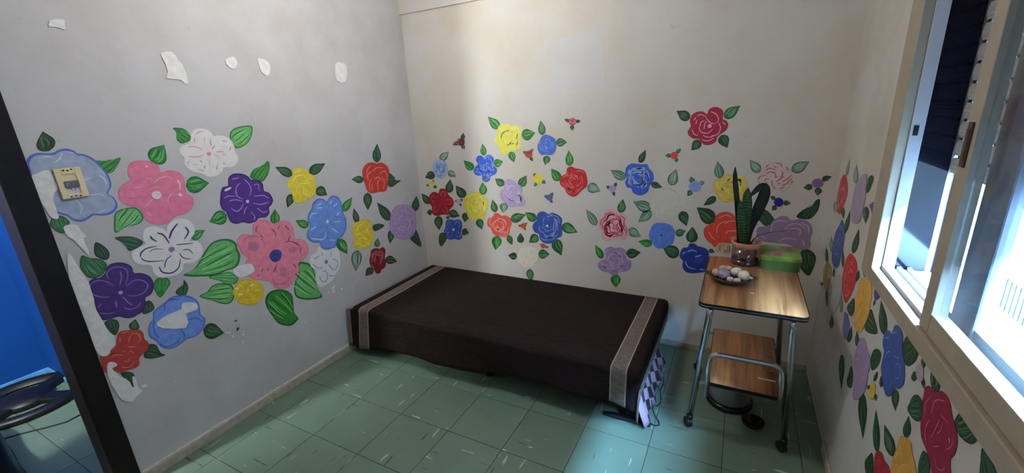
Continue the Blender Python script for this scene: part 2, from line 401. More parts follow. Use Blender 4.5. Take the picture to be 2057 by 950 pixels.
# ------------------------------------------------------------------ painted flowers on the walls (wall coordinates, half millimetres)
FLOWERS = [
('L','big grey-blue painted flower with a blue outline around the wall switch',(138,150,172),(72,92,165),[-4181,2811,-4174,2860,-4146,2898,-4102,2911,-4047,2902,-4019,2907,-3983,2924,-3944,2926,-3909,2908,-3892,2884,-3854,2873,-3810,2834,-3785,2788,-3758,2721,-3749,2656,-3760,2601,-3790,2558,-3764,2520,-3753,2460,-3769,2422,-3802,2396,-3861,2389,-3918,2407,-3954,2387,-3999,2374,-4041,2393,-4070,2435,-4103,2458,-4136,2497,-4165,2592,-4177,2682,-4184,2755],[('d',[-4044,2917,-4043,3057,50,17]),('b',[-3799,2805,-3790,2818,-3737,2807,-3690,2814,-3641,2822,-3682,2759,-3721,2717,-3766,2714,-3796,2746]),('m',[-4116,2450,-4082,2430,-4066,2383,-4092,2347,-4117,2315,-4138,2320,-4166,2359,-4173,2399,-4152,2436])],[(6,(190,198,212),[-4085,2877,-4058,2881,-4034,2871]),(6,(185,195,210),[-4033,2835,-3999,2860,-3979,2894]),(6,(190,198,212),[-3812,2705,-3788,2678,-3782,2629]),(6,(180,190,205),[-3903,2563,-3843,2560,-3809,2521]),(5,(180,188,205),[-3945,2898,-3913,2891]),(5,(178,188,200),[-3903,2681,-3857,2697]),(5,(178,185,198),[-3989,2549,-3971,2483,-3995,2433]),(5,(180,188,200),[-3891,2417,-3836,2437])],None,None),
('L','large plain pink painted flower with a white dot in the middle',(200,104,128),None,[-3626,2702,-3606,2757,-3558,2785,-3495,2782,-3435,2764,-3401,2721,-3395,2670,-3343,2676,-3277,2658,-3233,2608,-3236,2535,-3247,2454,-3225,2436,-3200,2398,-3211,2344,-3246,2295,-3306,2271,-3380,2265,-3418,2242,-3446,2221,-3515,2223,-3575,2254,-3604,2297,-3610,2360,-3618,2401,-3656,2418,-3703,2445,-3733,2489,-3730,2538,-3709,2584,-3667,2618,-3626,2636,-3626,2661],[('b',[-3437,2756,-3310,2893,45,-52]),('b',[-3234,2517,-3032,2515,-7,-73]),('l',[-3732,2413,-3778,2399,-3802,2354,-3826,2235,-3749,2264,-3658,2267,-3612,2308,-3623,2380,-3657,2413])],[(7,(225,160,178),[-3462,2592,-3418,2619,-3357,2623,-3316,2598]),(8,(240,205,215),[-3288,2581,-3277,2542,-3289,2494]),(6,(225,160,178),[-3406,2386,-3402,2421,-3373,2460,-3338,2472]),(5,(222,155,172),[-3505,2538,-3473,2550,-3436,2548]),(6,(225,165,180),[-3567,2403,-3538,2431,-3504,2451]),(6,(230,170,185),[-3581,2362,-3553,2311]),(5,(222,150,168),[-3612,2566,-3561,2574]),(5,(222,155,172),[-3515,2643,-3472,2612]),(17,(235,215,225),[-3305,2461,-3287,2436]),(9,(240,210,218),[-3495,2731,-3473,2728]),(6,(185,90,118),[-3699,2515,-3646,2484,-3572,2499]),(6,(185,90,118),[-3443,2266,-3412,2332,-3412,2396])],None,(-3473,2481,35,(228,205,220))),
('L','white painted flower with short pink dashes near the top',(208,204,202),None,[-3208,2847,-3189,2876,-3133,2888,-3097,2926,-3076,2986,-3026,3019,-2966,3017,-2912,2985,-2891,2942,-2831,2944,-2753,2913,-2722,2837,-2725,2789,-2709,2713,-2733,2661,-2789,2631,-2869,2638,-2894,2595,-2965,2567,-3028,2571,-3080,2612,-3136,2630,-3184,2674,-3202,2721,-3188,2769,-3209,2807],[('b',[-3087,2925,-3096,2974,-3126,3020,-3171,3034,-3215,3032,-3196,2994,-3207,2934,-3180,2897,-3129,2906]),('l',[-2745,2926,-2713,2982,-2642,3011,-2508,3017,-2508,2949,-2564,2863,-2636,2820,-2704,2806,-2738,2853])],[(6,(205,110,125),[-3047,2967,-3008,2987,-2960,2990]),(6,(205,110,125),[-3130,2864,-3073,2859,-3017,2823]),(7,(205,110,125),[-2935,2852,-2930,2917]),(7,(205,110,125),[-2938,2820,-2904,2849]),(7,(205,110,125),[-2903,2793,-2830,2785]),(7,(205,110,125),[-2825,2890,-2779,2881]),(7,(205,110,125),[-2776,2794,-2753,2830]),(7,(205,110,125),[-2849,2768,-2829,2751]),(7,(205,110,125),[-2869,2679,-2839,2668]),(7,(205,110,125),[-2938,2625,-2918,2680]),(7,(205,110,125),[-3044,2654,-3029,2680]),(7,(205,110,125),[-3065,2731,-3048,2711]),(6,(205,110,125),[-3177,2720,-3153,2729]),(6,(205,110,125),[-3151,2778,-3078,2765,-3023,2778]),(6,(205,110,125),[-3062,2941,-3068,2896]),(6,(205,110,125),[-3050,2627,-3096,2652]),(6,(170,172,178),[-2977,2934,-2986,2880]),(6,(170,172,178),[-2981,2731,-2992,2666]),(6,(170,172,178),[-3127,2703,-3087,2693]),(6,(170,172,178),[-2926,2772,-2888,2739])],None,(-2974,2781,20,(205,120,135))),
('L','deep purple painted flower with pale lilac petal lines beneath the white flower',(68,38,112),(46,26,84),[-2969,2352,-2951,2408,-2922,2452,-2870,2458,-2854,2520,-2816,2558,-2755,2564,-2689,2544,-2645,2507,-2629,2478,-2558,2467,-2515,2412,-2520,2343,-2470,2312,-2441,2235,-2464,2184,-2505,2154,-2513,2095,-2560,2062,-2637,2070,-2675,2046,-2752,2039,-2808,2069,-2870,2066,-2922,2098,-2939,2154,-2946,2206,-2976,2243,-2982,2305],[('b',[-2627,2494,-2616,2544,-2564,2583,-2471,2607,-2409,2646,-2397,2597,-2430,2516,-2482,2460,-2531,2441]),('b',[-2947,2181,-3115,2145,-11,65])],[(8,(150,125,190),[-2814,2372,-2794,2429,-2746,2464]),(8,(150,125,190),[-2700,2495,-2661,2437,-2653,2373,-2684,2316]),(8,(150,125,190),[-2894,2305,-2834,2309,-2762,2277]),(8,(150,125,190),[-2891,2235,-2846,2191,-2789,2217,-2764,2259]),(8,(150,125,190),[-2780,2147,-2757,2189,-2731,2215]),(8,(150,125,190),[-2664,2238,-2584,2208,-2492,2212]),(8,(150,125,190),[-2638,2305,-2541,2296,-2483,2252]),(8,(150,125,190),[-2614,2418,-2568,2421,-2570,2357]),(8,(150,125,190),[-2933,2345,-2892,2357,-2826,2344]),(8,(150,125,190),[-2705,2151,-2676,2090,-2698,2063]),(8,(150,125,190),[-2634,2178,-2581,2122,-2524,2120]),(8,(150,125,190),[-2816,2514,-2746,2517]),(8,(150,125,190),[-2803,2400,-2807,2340,-2755,2299]),(17,(205,195,220),[-2912,2415,-2844,2435])],None,(-2716,2267,17,(190,175,215))),
('L','yellow painted flower between the purple flower and the red rose',(205,175,45),None,[-2136,2518,-2057,2529,-1984,2502,-1929,2442,-1870,2397,-1878,2327,-1888,2232,-1932,2168,-2018,2155,-2078,2125,-2144,2127,-2201,2163,-2204,2233,-2217,2293,-2240,2342,-2225,2396,-2174,2433,-2152,2475],[('d',[-2157,2453,-2337,2573,31,38]),('d',[-1936,2443,-1692,2528,25,-51]),('d',[-1880,2249,-1738,2145,-43,-43]),('d',[-2208,2247,-2292,2104,-41,21])],[(9,(228,212,130),[-2153,2384,-2117,2430,-2038,2435,-1987,2392]),(9,(228,212,130),[-2148,2257,-2132,2300,-2086,2333]),(9,(228,212,130),[-2052,2280,-2057,2222,-2009,2195,-1953,2232]),(9,(228,212,130),[-1939,2396,-1902,2343]),(9,(228,212,130),[-2083,2349,-2020,2333,-1938,2337]),(9,(228,212,130),[-2119,2481,-2040,2487])],None,None),
('L','bright red painted rose high on the grey wall near the corner',(165,42,32),None,[-1109,2387,-1017,2442,-907,2441,-855,2418,-758,2420,-651,2352,-626,2248,-675,2169,-694,2071,-756,2009,-892,2023,-1006,2025,-1089,2071,-1115,2172,-1131,2229,-1136,2310],[('d',[-843,2430,-794,2685,75,-8]),('d',[-1127,2231,-1329,2277,14,44]),('d',[-630,2249,-539,2177,-517,2126,-407,2111,-504,2075,-595,2046,-678,2065,-674,2154]),('d',[-1093,2051,-1127,1811,-73,13])],[(11,(212,120,100),[-1063,2299,-1033,2363,-961,2400]),(11,(212,120,100),[-939,2322,-866,2360,-733,2342]),(11,(212,120,100),[-814,2276,-723,2291,-679,2227,-698,2158]),(11,(212,120,100),[-1043,2215,-1048,2284,-966,2326]),(11,(212,120,100),[-1045,2063,-1036,2158,-984,2233]),(11,(212,120,100),[-997,2068,-991,2151]),(11,(212,120,100),[-889,2034,-890,2133,-837,2209]),(11,(212,120,100),[-789,2044,-752,2138,-777,2214]),(11,(212,120,100),[-932,2210,-853,2226,-788,2159])],None,None),
('L','light blue painted flower touching a white flower below it',(92,128,198),(70,98,172),[-1989,2034,-1963,2089,-1884,2128,-1802,2105,-1766,2068,-1712,2112,-1641,2123,-1573,2071,-1550,1989,-1548,1883,-1519,1783,-1532,1693,-1555,1645,-1617,1581,-1700,1551,-1764,1470,-1859,1473,-1954,1522,-1968,1594,-2061,1625,-2122,1699,-2101,1780,-2057,1830,-2077,1909,-2040,1985],[('b',[-1546,1893,-1367,2043,45,-36]),('b',[-2073,1832,-2230,1941,28,36]),('b',[-1686,1560,-1595,1325,-70,-10])],[(9,(180,200,232),[-2040,1924,-2003,1964,-1927,1959]),(10,(180,200,232),[-1727,2024,-1683,2068]),(10,(180,200,232),[-1655,1866,-1598,1895]),(10,(180,200,232),[-1915,2052,-1840,2063]),(10,(180,200,232),[-1922,2019,-1845,2008]),(10,(180,200,232),[-1693,1981,-1609,2014]),(10,(180,200,232),[-1702,1789,-1609,1779]),(10,(180,200,232),[-1761,1726,-1670,1636]),(10,(180,200,232),[-2078,1680,-1903,1623,-1857,1701]),(10,(180,200,232),[-1821,1586,-1749,1559]),(9,(180,200,232),[-2056,1780,-1966,1806])],None,(-1805,1822,22,(190,208,235))),
('L','small white painted flower with thin blue lines under the light blue flower',(196,200,212),None,[-2007,1545,-1976,1555,-1944,1500,-1861,1465,-1798,1474,-1724,1451,-1707,1378,-1710,1283,-1736,1196,-1804,1138,-1874,1068,-1963,1048,-2055,1041,-2103,1090,-2114,1174,-2091,1270,-2143,1340,-2154,1421,-2122,1474,-2043,1499],[],[(9,(112,130,185),[-1961,1486,-1963,1421]),(9,(112,130,185),[-2090,1425,-2001,1436]),(9,(112,130,185),[-2116,1369,-2059,1298,-1991,1273]),(9,(112,130,185),[-1826,1336,-1760,1273,-1791,1202,-1850,1182]),(9,(112,130,185),[-2053,1190,-2045,1121,-1984,1090,-1942,1148,-1957,1221,-2015,1229]),(9,(112,130,185),[-1899,1281,-1848,1192]),(9,(112,130,185),[-1928,1143,-1841,1110]),(9,(112,130,185),[-1827,1443,-1850,1371])],None,(-1927,1330,25,(95,112,170))),
('L','biggest pink painted flower with a round blue centre',(205,112,130),None,[-2708,2022,-2652,2051,-2567,2032,-2508,1984,-2464,1973,-2390,1981,-2312,1944,-2276,1875,-2275,1792,-2281,1733,-2207,1712,-2141,1643,-2135,1554,-2173,1491,-2249,1453,-2294,1444,-2300,1371,-2334,1308,-2400,1246,-2497,1210,-2579,1234,-2641,1280,-2667,1350,-2702,1376,-2784,1419,-2860,1471,-2887,1538,-2893,1607,-2869,1665,-2837,1687,-2884,1736,-2909,1809,-2912,1885,-2880,1934,-2816,1943,-2743,1914,-2732,1963],[('b',[-2478,1963,-2440,2123,51,-13]),('l',[-3448,1715,-3346,1748,-3253,1846,-3159,1938,-3071,1958,-2979,1936,-2923,1878,-2923,1813,-2911,1745,-2941,1668,-2990,1631,-3080,1630,-3214,1627]),('l',[-3251,1626,-3149,1624,-3055,1611,-3008,1555,-2986,1508,-3028,1469,-3111,1497,-3165,1556]),('l',[-3368,1473,-3292,1490,-3237,1531,-3162,1528,-3067,1474,-3051,1412,-3070,1331,-3119,1291,-3192,1318,-3262,1382]),('l',[-2292,1443,-2215,1426,-2144,1367,-2114,1278,-2119,1150,-2113,1041,-2069,915,-2180,929,-2310,981,-2392,1040,-2422,1116,-2385,1240,-2324,1305]),('b',[-2673,1245,-2592,1230,-2515,1186,-2456,1106,-2459,1005,-2472,883,-2437,788,-2521,751,-2582,766,-2678,842,-2726,953,-2768,1082,-2769,1166,-2736,1224])],[(10,(110,70,105),[-2699,1932,-2689,1974,-2654,1995]),(10,(110,70,105),[-2528,1922,-2496,1871,-2499,1814]),(10,(110,70,105),[-2463,1896,-2425,1932]),(11,(110,70,105),[-2365,1916,-2326,1851]),(11,(110,70,105),[-2331,1786,-2376,1719]),(11,(110,70,105),[-2304,1701,-2241,1646]),(11,(110,70,105),[-2224,1619,-2251,1541]),(10,(110,70,105),[-2734,1499,-2713,1531]),(10,(110,70,105),[-2673,1480,-2649,1511]),(11,(110,70,105),[-2608,1441,-2561,1507]),(11,(110,70,105),[-2361,1457,-2336,1407]),(10,(110,70,105),[-2661,1888,-2640,1849]),(10,(110,70,105),[-2796,1464,-2761,1468]),(80,(158,98,122),[-2813,1817,-2706,1762]),(64,(172,100,122),[-2383,1620,-2281,1612]),(67,(178,100,122),[-2494,1453,-2505,1348]),(8,(150,85,112),[-2852,1878,-2782,1906,-2681,1872,-2635,1780]),(8,(150,85,112),[-2633,1373,-2623,1309,-2508,1276,-2394,1331]),(8,(150,85,112),[-2421,1727,-2346,1728,-2257,1666])],None,(-2546,1616,72,(52,56,120))),
('L','small round yellow painted flower with white dots below the big pink flower',(188,158,30),None,[-2766,1272,-2786,1209,-2849,1187,-2915,1177,-2980,1217,-3039,1263,-3060,1331,-3070,1398,-3033,1445,-2988,1486,-2920,1479,-2850,1462,-2800,1404,-2757,1339],[],[(18,(225,215,165),[-3041,1414,-3002,1412]),(18,(225,215,165),[-3023,1347,-2979,1332]),(18,(225,215,165),[-2931,1346,-2908,1356]),(19,(225,215,165),[-2889,1389,-2845,1394]),(7,(215,190,80),[-2962,1256,-2930,1259]),(7,(215,190,80),[-2852,1313,-2817,1322]),(7,(215,190,80),[-2969,1457,-2918,1449]),(7,(215,190,80),[-2902,1236,-2847,1236]),(7,(215,190,80),[-2993,1444,-2959,1408])],None,None),
('L','dark purple painted flower low beside the door trim',(58,32,94),(44,24,74),[-4078,1897,-4042,1918,-4007,1909,-3966,1936,-3947,1972,-3922,1994,-3876,1995,-3828,1974,-3791,1930,-3788,1870,-3746,1855,-3698,1814,-3679,1755,-3692,1685,-3725,1641,-3765,1630,-3778,1569,-3814,1519,-3853,1509,-3883,1499,-3929,1512,-3975,1548,-4020,1551,-4075,1564,-4089,1611,-4097,1677,-4087,1742,-4082,1835],[('d',[-3963,2194,-3925,2161,-3901,2103,-3909,2054,-3937,2036,-3974,2067,-3989,2114]),('m',[-4064,2118,-4025,2084,-3970,2057,-3938,2004,-3959,1951,-4005,1916,-4064,1929,-4087,1981,-4095,2042]),('d',[-3770,1596,-3733,1580,-3726,1512,-3770,1489,-3818,1505]),('d',[-4073,1536,-4027,1550,-3989,1519,-3991,1463,-4025,1406,-4046,1422,-4063,1472]),('b',[-3642,1765,-3577,1749,-3558,1689,-3594,1645,-3661,1587,-3685,1653,-3685,1720])],[(6,(125,98,160),[-3957,1881,-3960,1925,-3925,1956,-3879,1957,-3834,1923,-3832,1869,-3866,1792]),(7,(125,98,160),[-3903,1807,-3877,1859,-3872,1919]),(6,(125,98,160),[-4085,1845,-4070,1882,-4018,1891,-3975,1861,-3941,1813]),(6,(125,98,160),[-4086,1819,-4066,1776,-4018,1743,-3987,1734]),(7,(125,98,160),[-3862,1781,-3800,1807,-3743,1780,-3725,1726,-3768,1678,-3832,1677,-3875,1700]),(7,(125,98,160),[-3909,1701,-3885,1635,-3864,1607]),(7,(125,98,160),[-3925,1612,-3892,1578,-3836,1576,-3803,1609]),(6,(125,98,160),[-4078,1628,-4033,1603,-3983,1593]),(6,(125,98,160),[-4079,1677,-4048,1699]),(7,(125,98,160),[-3960,1687,-3968,1627])],None,(-3913,1741,15,(165,140,195))),
('L','white painted flower with bold purple petal lines',(206,203,199),None,[-3644,2192,-3611,2223,-3553,2222,-3500,2189,-3475,2150,-3460,2197,-3411,2236,-3345,2243,-3286,2214,-3254,2153,-3260,2086,-3302,2040,-3321,2014,-3261,1999,-3231,1940,-3236,1881,-3274,1833,-3341,1806,-3413,1823,-3432,1779,-3482,1743,-3554,1745,-3627,1766,-3658,1823,-3661,1889,-3716,1917,-3758,1950,-3772,2009,-3752,2056,-3699,2074,-3651,2087,-3659,2134],[('d',[-3839,2195,-3767,2190,-3705,2161,-3663,2104,-3729,2066,-3777,2066,-3789,2129]),('b',[-3303,2031,-3174,2085,12,-38])],[(13,(62,38,95),[-3472,2084,-3437,2145,-3375,2203]),(12,(62,38,95),[-3327,2155,-3313,2101,-3360,2047]),(11,(62,38,95),[-3547,2156,-3508,2127,-3482,2041]),(11,(62,38,95),[-3602,2145,-3597,2118,-3570,2085]),(7,(62,38,95),[-3433,2014,-3370,2002,-3293,1989]),(7,(62,38,95),[-3395,1950,-3351,1943,-3323,1891]),(7,(62,38,95),[-3428,1933,-3408,1878,-3348,1848]),(7,(62,38,95),[-3571,1838,-3539,1903,-3492,1930]),(10,(62,38,95),[-3605,1860,-3594,1806,-3531,1775,-3468,1801,-3433,1877]),(9,(62,38,95),[-3713,1989,-3701,2021,-3655,2047,-3581,2046]),(8,(62,38,95),[-3711,1979,-3688,1944,-3634,1921,-3555,1904]),(5,(62,38,95),[-3642,2011,-3601,2024,-3538,2004])],None,(-3479,1983,25,(135,98,150))),
('L','blue painted flower low on the grey wall with a white filler smear across it',(98,128,198),(74,100,175),[-3646,1530,-3583,1561,-3513,1547,-3446,1513,-3400,1452,-3385,1383,-3398,1304,-3368,1237,-3388,1182,-3432,1129,-3491,1106,-3558,1115,-3603,1102,-3666,1084,-3726,1102,-3769,1152,-3790,1224,-3817,1268,-3819,1328,-3794,1393,-3760,1426,-3747,1478,-3714,1502],[('d',[-3452,1679,-3433,1619,-3445,1563,-3487,1518,-3521,1548,-3543,1584,-3512,1619,-3468,1631]),('d',[-3411,1142,-3244,1012,-29,-67])],[(10,(66,92,165),[-3661,1468,-3639,1527,-3572,1537]),(11,(66,92,165),[-3507,1293,-3441,1278,-3393,1217]),(10,(66,92,165),[-3773,1354,-3777,1277,-3756,1236]),(10,(66,92,165),[-3774,1195,-3735,1133,-3657,1121,-3607,1157]),(10,(66,92,165),[-3587,1240,-3571,1169,-3589,1126]),(10,(66,92,165),[-3596,1538,-3528,1518]),(10,(66,92,165),[-3754,1403,-3784,1340])],None,None),
('L','dull red painted rose partly covered by white filler at the door trim',(150,48,38),None,[-4018,1403,-3993,1422,-3942,1406,-3910,1394,-3872,1375,-3854,1327,-3860,1281,-3841,1231,-3855,1180,-3888,1159,-3914,1144,-3935,1126,-3946,1073,-3986,1058,-4046,1070,-4085,1078,-4116,1118,-4155,1119,-4178,1157,-4170,1218,-4168,1272,-4145,1287,-4106,1264,-4092,1293,-4060,1313,-4037,1357],[('d',[-3912,1385,-3875,1477,29,-23]),('d',[-3902,1132,-3845,1214,-3793,1180,-3782,1098,-3752,1055,-3814,1064,-3869,1086]),('d',[-4080,1072,-4024,1049,-4000,997,-4030,896,-4064,998])],[(6,(195,105,92),[-3991,1403,-3945,1393]),(6,(195,105,92),[-3931,1367,-3893,1345,-3884,1294,-3906,1267]),(6,(195,105,92),[-3968,1301,-3951,1339,-3930,1356]),(6,(195,105,92),[-4022,1330,-4007,1378]),(6,(195,105,92),[-3977,1263,-3933,1243]),(6,(195,105,92),[-3979,1230,-3954,1188]),(6,(195,105,92),[-4023,1245,-4003,1245]),(6,(195,105,92),[-4063,1115,-4013,1090,-3971,1118]),(6,(195,105,92),[-4098,1241,-4059,1237,-4026,1208]),(6,(195,105,92),[-4036,1166,-4014,1144,-3993,1170])],None,None),
('L','small yellow painted flower between light blue and lilac flowers',(196,168,40),None,[-1441,1628,-1401,1700,-1288,1701,-1197,1704,-1114,1655,-1124,1557,-1092,1476,-1120,1381,-1181,1311,-1311,1308,-1442,1363,-1470,1442,-1438,1516,-1460,1578],[('d',[-1347,1686,-1365,1898,50,-3]),('d',[-1094,1563,-1071,1586,-975,1583,-862,1529,-952,1496,-1069,1496]),('p',[-1415,1323,-1505,1049,-79,34])],[(10,(220,200,110),[-1381,1584,-1335,1641,-1225,1655]),(10,(220,200,110),[-1386,1473,-1282,1457,-1200,1404]),(10,(220,200,110),[-1396,1420,-1303,1349,-1208,1363]),(10,(220,200,110),[-1204,1578,-1182,1500]),(10,(220,200,110),[-1408,1535,-1303,1534])],None,None),
('L','pale lilac painted flower in the corner of the grey wall',(150,130,170),None,[-693,1686,-575,1750,-422,1743,-272,1684,-174,1566,-168,1434,-201,1311,-257,1227,-384,1185,-539,1219,-679,1299,-764,1415,-753,1549],[('d',[-745,1574,-937,1886,78,20]),('d',[-183,1581,-95,1810,80,-24]),('d',[-730,1429,-808,1231,-63,25]),('d',[-232,1303,-164,1201,-123,970,-323,1123,-365,1225])],[],('rose',9,(178,160,196)),None),
('L','small dark red painted rose near the bed corner on the grey wall',(105,18,28),None,[-1205,1186,-1174,1250,-1078,1250,-1025,1218,-963,1229,-913,1168,-942,1069,-935,974,-982,912,-1044,904,-1071,867,-1147,886,-1183,954,-1235,1033,-1242,1110],[('m',[-1066,1258,-1029,1381,50,-18]),('d',[-938,1037,-705,917,-27,-51]),('d',[-1204,992,-1350,922,-42,50])],[],('rose',11,(165,95,100)),None),
('B','large pale-edged yellow painted flower highest on the cream wall',(222,192,62),(214,190,110),[1486,2758,1498,2824,1571,2862,1663,2853,1707,2829,1769,2849,1842,2815,1857,2750,1833,2698,1833,2619,1821,2540,1751,2500,1657,2486,1592,2439,1515,2473,1492,2555,1451,2596,1432,2665,1471,2718],[('b',[1508,2800,1347,2969,53,36]),('b',[1852,2704,2054,2730,10,-70]),('b',[1665,2486,1721,2341,-49,-16])],[],('rose',12,(226,208,130)),None),
('B','blue three-lobed painted flower beside the yellow one',(58,92,178),None,[2143,2680,2201,2709,2271,2690,2332,2651,2348,2588,2336,2498,2278,2444,2207,2451,2135,2444,2087,2499,2081,2577,2113,2629],[('m',[2158,2702,2136,2891,49,5]),('m',[2345,2600,2499,2611,4,-50]),('m',[2221,2436,2182,2313,-48,11])],[],('rose',9,(110,140,205)),None),
('B','tiny pink painted flower topmost above the blue flowers',(165,58,92),None,[2622,2858,2620,2837,2603,2823,2584,2811,2561,2815,2538,2822,2527,2841,2519,2862,2527,2881,2539,2899,2562,2905,2585,2907,2604,2895,2621,2880],[('d',[2533,2864,2464,2894,9,18]),('d',[2618,2864,2682,2862,0,-20]),('d',[2565,2816,2569,2750,-26,-1])],[],('rose',4,(220,150,175)),None),
('B','tiny dark red painted flower at far left of the cream wall',(95,22,42),None,[927,2630,923,2605,898,2588,872,2574,841,2578,813,2586,799,2608,790,2631,804,2655,822,2676,852,2683,883,2686,907,2672,927,2655],[('d',[891,2665,917,2756,35,-5]),('d',[816,2617,709,2592,-7,26]),('d',[875,2588,917,2525,-29,-14])],[],('rose',4,(170,110,125)),None),
('B','pale blue painted rose at the left edge of the cream wall',(140,160,198),None,[310,2277,337,2338,436,2372,544,2347,586,2280,576,2190,517,2113,419,2077,339,2124,301,2200],[('p',[457,2366,633,2491,41,-38]),('d',[329,2151,131,2092,-18,57]),('p',[582,2190,724,2118,-34,-41])],[],('rose',9,(85,108,168)),None),
('B','bright blue five-petal painted flower under the yellow flower',(48,82,188),None,[1096,2373,1135,2431,1202,2431,1236,2403,1286,2441,1351,2441,1400,2390,1382,2305,1439,2250,1414,2178,1329,2141,1309,2087,1247,2053,1182,2083,1179,2144,1093,2147,1043,2199,1079,2273,1125,2316],[('b',[1235,2435,1229,2601,48,4]),('b',[1046,2233,880,2360,47,42]),('b',[1391,2319,1545,2352,11,-52])],[],('rose',12,(120,148,218)),None),
('B','tiny red painted flower between the yellow and blue flowers',(140,38,34),None,[2001,2453,1998,2431,1980,2415,1959,2403,1934,2406,1910,2413,1898,2432,1890,2453,1900,2474,1914,2493,1938,2499,1963,2503,1983,2490,2000,2475],[('m',[1916,2466,1854,2490,10,20]),('m',[1976,2486,2018,2531,17,-12]),('d',[1966,2413,2005,2361,-19,-12])],[],('rose',4,(205,110,90)),None),
('B','tiny yellow painted flower right of the lilac flower',(212,180,52),None,[2141,2127,2138,2098,2114,2077,2087,2060,2056,2063,2026,2071,2010,2096,2000,2123,2013,2151,2030,2176,2060,2186,2092,2191,2117,2175,2140,2156],[('m',[2037,2158,2009,2201,21,12]),('m',[2132,2100,2182,2065,-17,-20]),('m',[2049,2070,2011,2014,-19,10])],[],None,None),
('B','big red painted rose in the middle of the cream wall',(165,28,34),None,[2484,2228,2498,2280,2553,2300,2607,2276,2661,2268,2728,2246,2757,2182,2770,2106,2754,2040,2687,1986,2618,1914,2549,1904,2480,1948,2453,2003,2397,2054,2388,2121,2420,2174,2469,2195],[('b',[2526,2304,2522,2507,52,2]),('b',[2384,2107,2271,2269,52,33]),('p',[2767,2047,2941,1993,-21,-60])],[],('rose',16,(208,92,82)),None),
('B','lilac painted flower left of the tiny yellow one',(160,142,180),None,[1541,2011,1553,2068,1620,2109,1697,2087,1727,2053,1803,2020,1827,1965,1816,1894,1859,1825,1862,1775,1821,1727,1726,1724,1629,1708,1566,1744,1503,1792,1463,1849,1480,1937,1531,1967],[('m',[1534,2015,1398,2110,39,42]),('m',[1787,2010,1902,2165,50,-29]),('p',[1531,1760,1492,1611,-63,7])],[],('rose',10,(188,172,205)),None),
('B','tiny slate-blue painted flower under the tiny yellow one',(72,92,138),None,[2282,1876,2279,1857,2262,1843,2243,1831,2220,1833,2198,1838,2186,1854,2178,1871,2187,1890,2200,1907,2222,1914,2245,1918,2264,1908,2280,1895],[('s',[2250,1893,2291,1948,20,-12]),('s',[2203,1873,2156,1901,13,18]),('s',[2241,1844,2280,1799,-16,-13])],[],None,None),
('B','tiny yellow painted flower beneath the pale blue rose',(196,172,60),None,[307,1991,302,1969,280,1953,256,1940,230,1942,204,1948,193,1967,186,1987,198,2008,215,2027,242,2035,269,2039,290,2027,308,2013],[('m',[269,2029,303,2064,15,-8]),('m',[204,1972,134,1970,3,19]),('d',[291,1967,338,1931,-22,-18])],[],None,None),
('B','dark red painted flower at the left of the cream wall',(128,20,28),None,[168,1772,206,1837,288,1873,363,1852,389,1908,459,1933,530,1898,551,1837,620,1778,640,1709,606,1652,543,1592,525,1519,400,1511,319,1486,240,1489,187,1538,208,1628,165,1675],[('d',[564,1865,609,2076,70,-3]),('d',[158,1671,28,1836,58,34]),('d',[534,1563,725,1506,-35,-59]),('d',[191,1538,87,1523,1,46]),('d',[318,1484,299,1246,-82,-9])],[],('petal',(175,70,72)),None),
('B','yellow painted flower between the dark red and coral flowers',(208,180,58),None,[853,1820,927,1854,1020,1899,1124,1895,1171,1842,1237,1808,1260,1735,1235,1666,1206,1588,1144,1504,1055,1493,946,1474,877,1504,861,1581,819,1656,823,1742],[('d',[852,1809,702,1981,66,43]),('b',[1176,1862,1188,2053,63,3]),('d',[847,1572,814,1417,-63,1]),('m',[1054,1485,1121,1332,-62,-28])],[],('rose',10,(222,204,128)),None),
('B','tiny lilac painted flower between the dark red and yellow flowers',(165,150,165),None,[778,1739,774,1721,757,1708,739,1697,718,1698,698,1702,688,1718,682,1734,692,1752,704,1768,725,1774,747,1778,764,1769,778,1757],[('d',[702,1738,659,1745,7,17]),('d',[765,1754,812,1778,11,-18]),('d',[754,1707,769,1666,-21,-8])],[],None,None),
('B','small dark blue painted flower at the lower left of the cream wall',(42,66,138),None,[442,1376,477,1427,574,1446,620,1435,707,1455,761,1401,749,1320,722,1237,748,1174,672,1118,598,1132,518,1108,433,1125,421,1193,393,1241,434,1310],[('d',[744,1274,871,1245,-26,-54]),('d',[313,1192,432,1208,435,1112,317,975,271,1042]),('d',[498,1442,509,1510,36,1])],[],('petal',(98,122,182)),(585,1282,21,(185,195,218))),
('B','coral red painted flower above the bed left of the blue flower',(196,72,60),None,[1218,1451,1249,1515,1310,1531,1340,1589,1408,1604,1464,1568,1539,1576,1611,1541,1634,1468,1602,1390,1585,1313,1536,1252,1435,1243,1350,1250,1294,1303,1272,1363,1222,1390],[('m',[1372,1611,1330,1801,55,15]),('m',[1617,1508,1865,1613,22,-59]),('b',[1371,1251,1331,1021,-79,-1]),('m',[1563,1276,1619,1130,-44,-20])],[],('rose',12,(222,140,125)),None),
('B','big blue painted flower with a white dot low on the cream wall',(42,68,142),None,[2031,1585,2064,1652,2140,1674,2214,1647,2274,1665,2360,1636,2413,1584,2402,1513,2410,1429,2399,1342,2324,1299,2293,1246,2202,1212,2111,1225,2067,1282,2058,1340,1992,1364,1961,1435,1990,1503,2026,1527],[('m',[2017,1531,1861,1646,43,48]),('m',[2409,1502,2629,1410,-33,-64]),('m',[2040,1321,1901,1195,-43,44]),('m',[2297,1290,2390,1056,-71,-35])],[],('rose',13,(112,134,190)),(2194,1471,17,(190,198,215))),
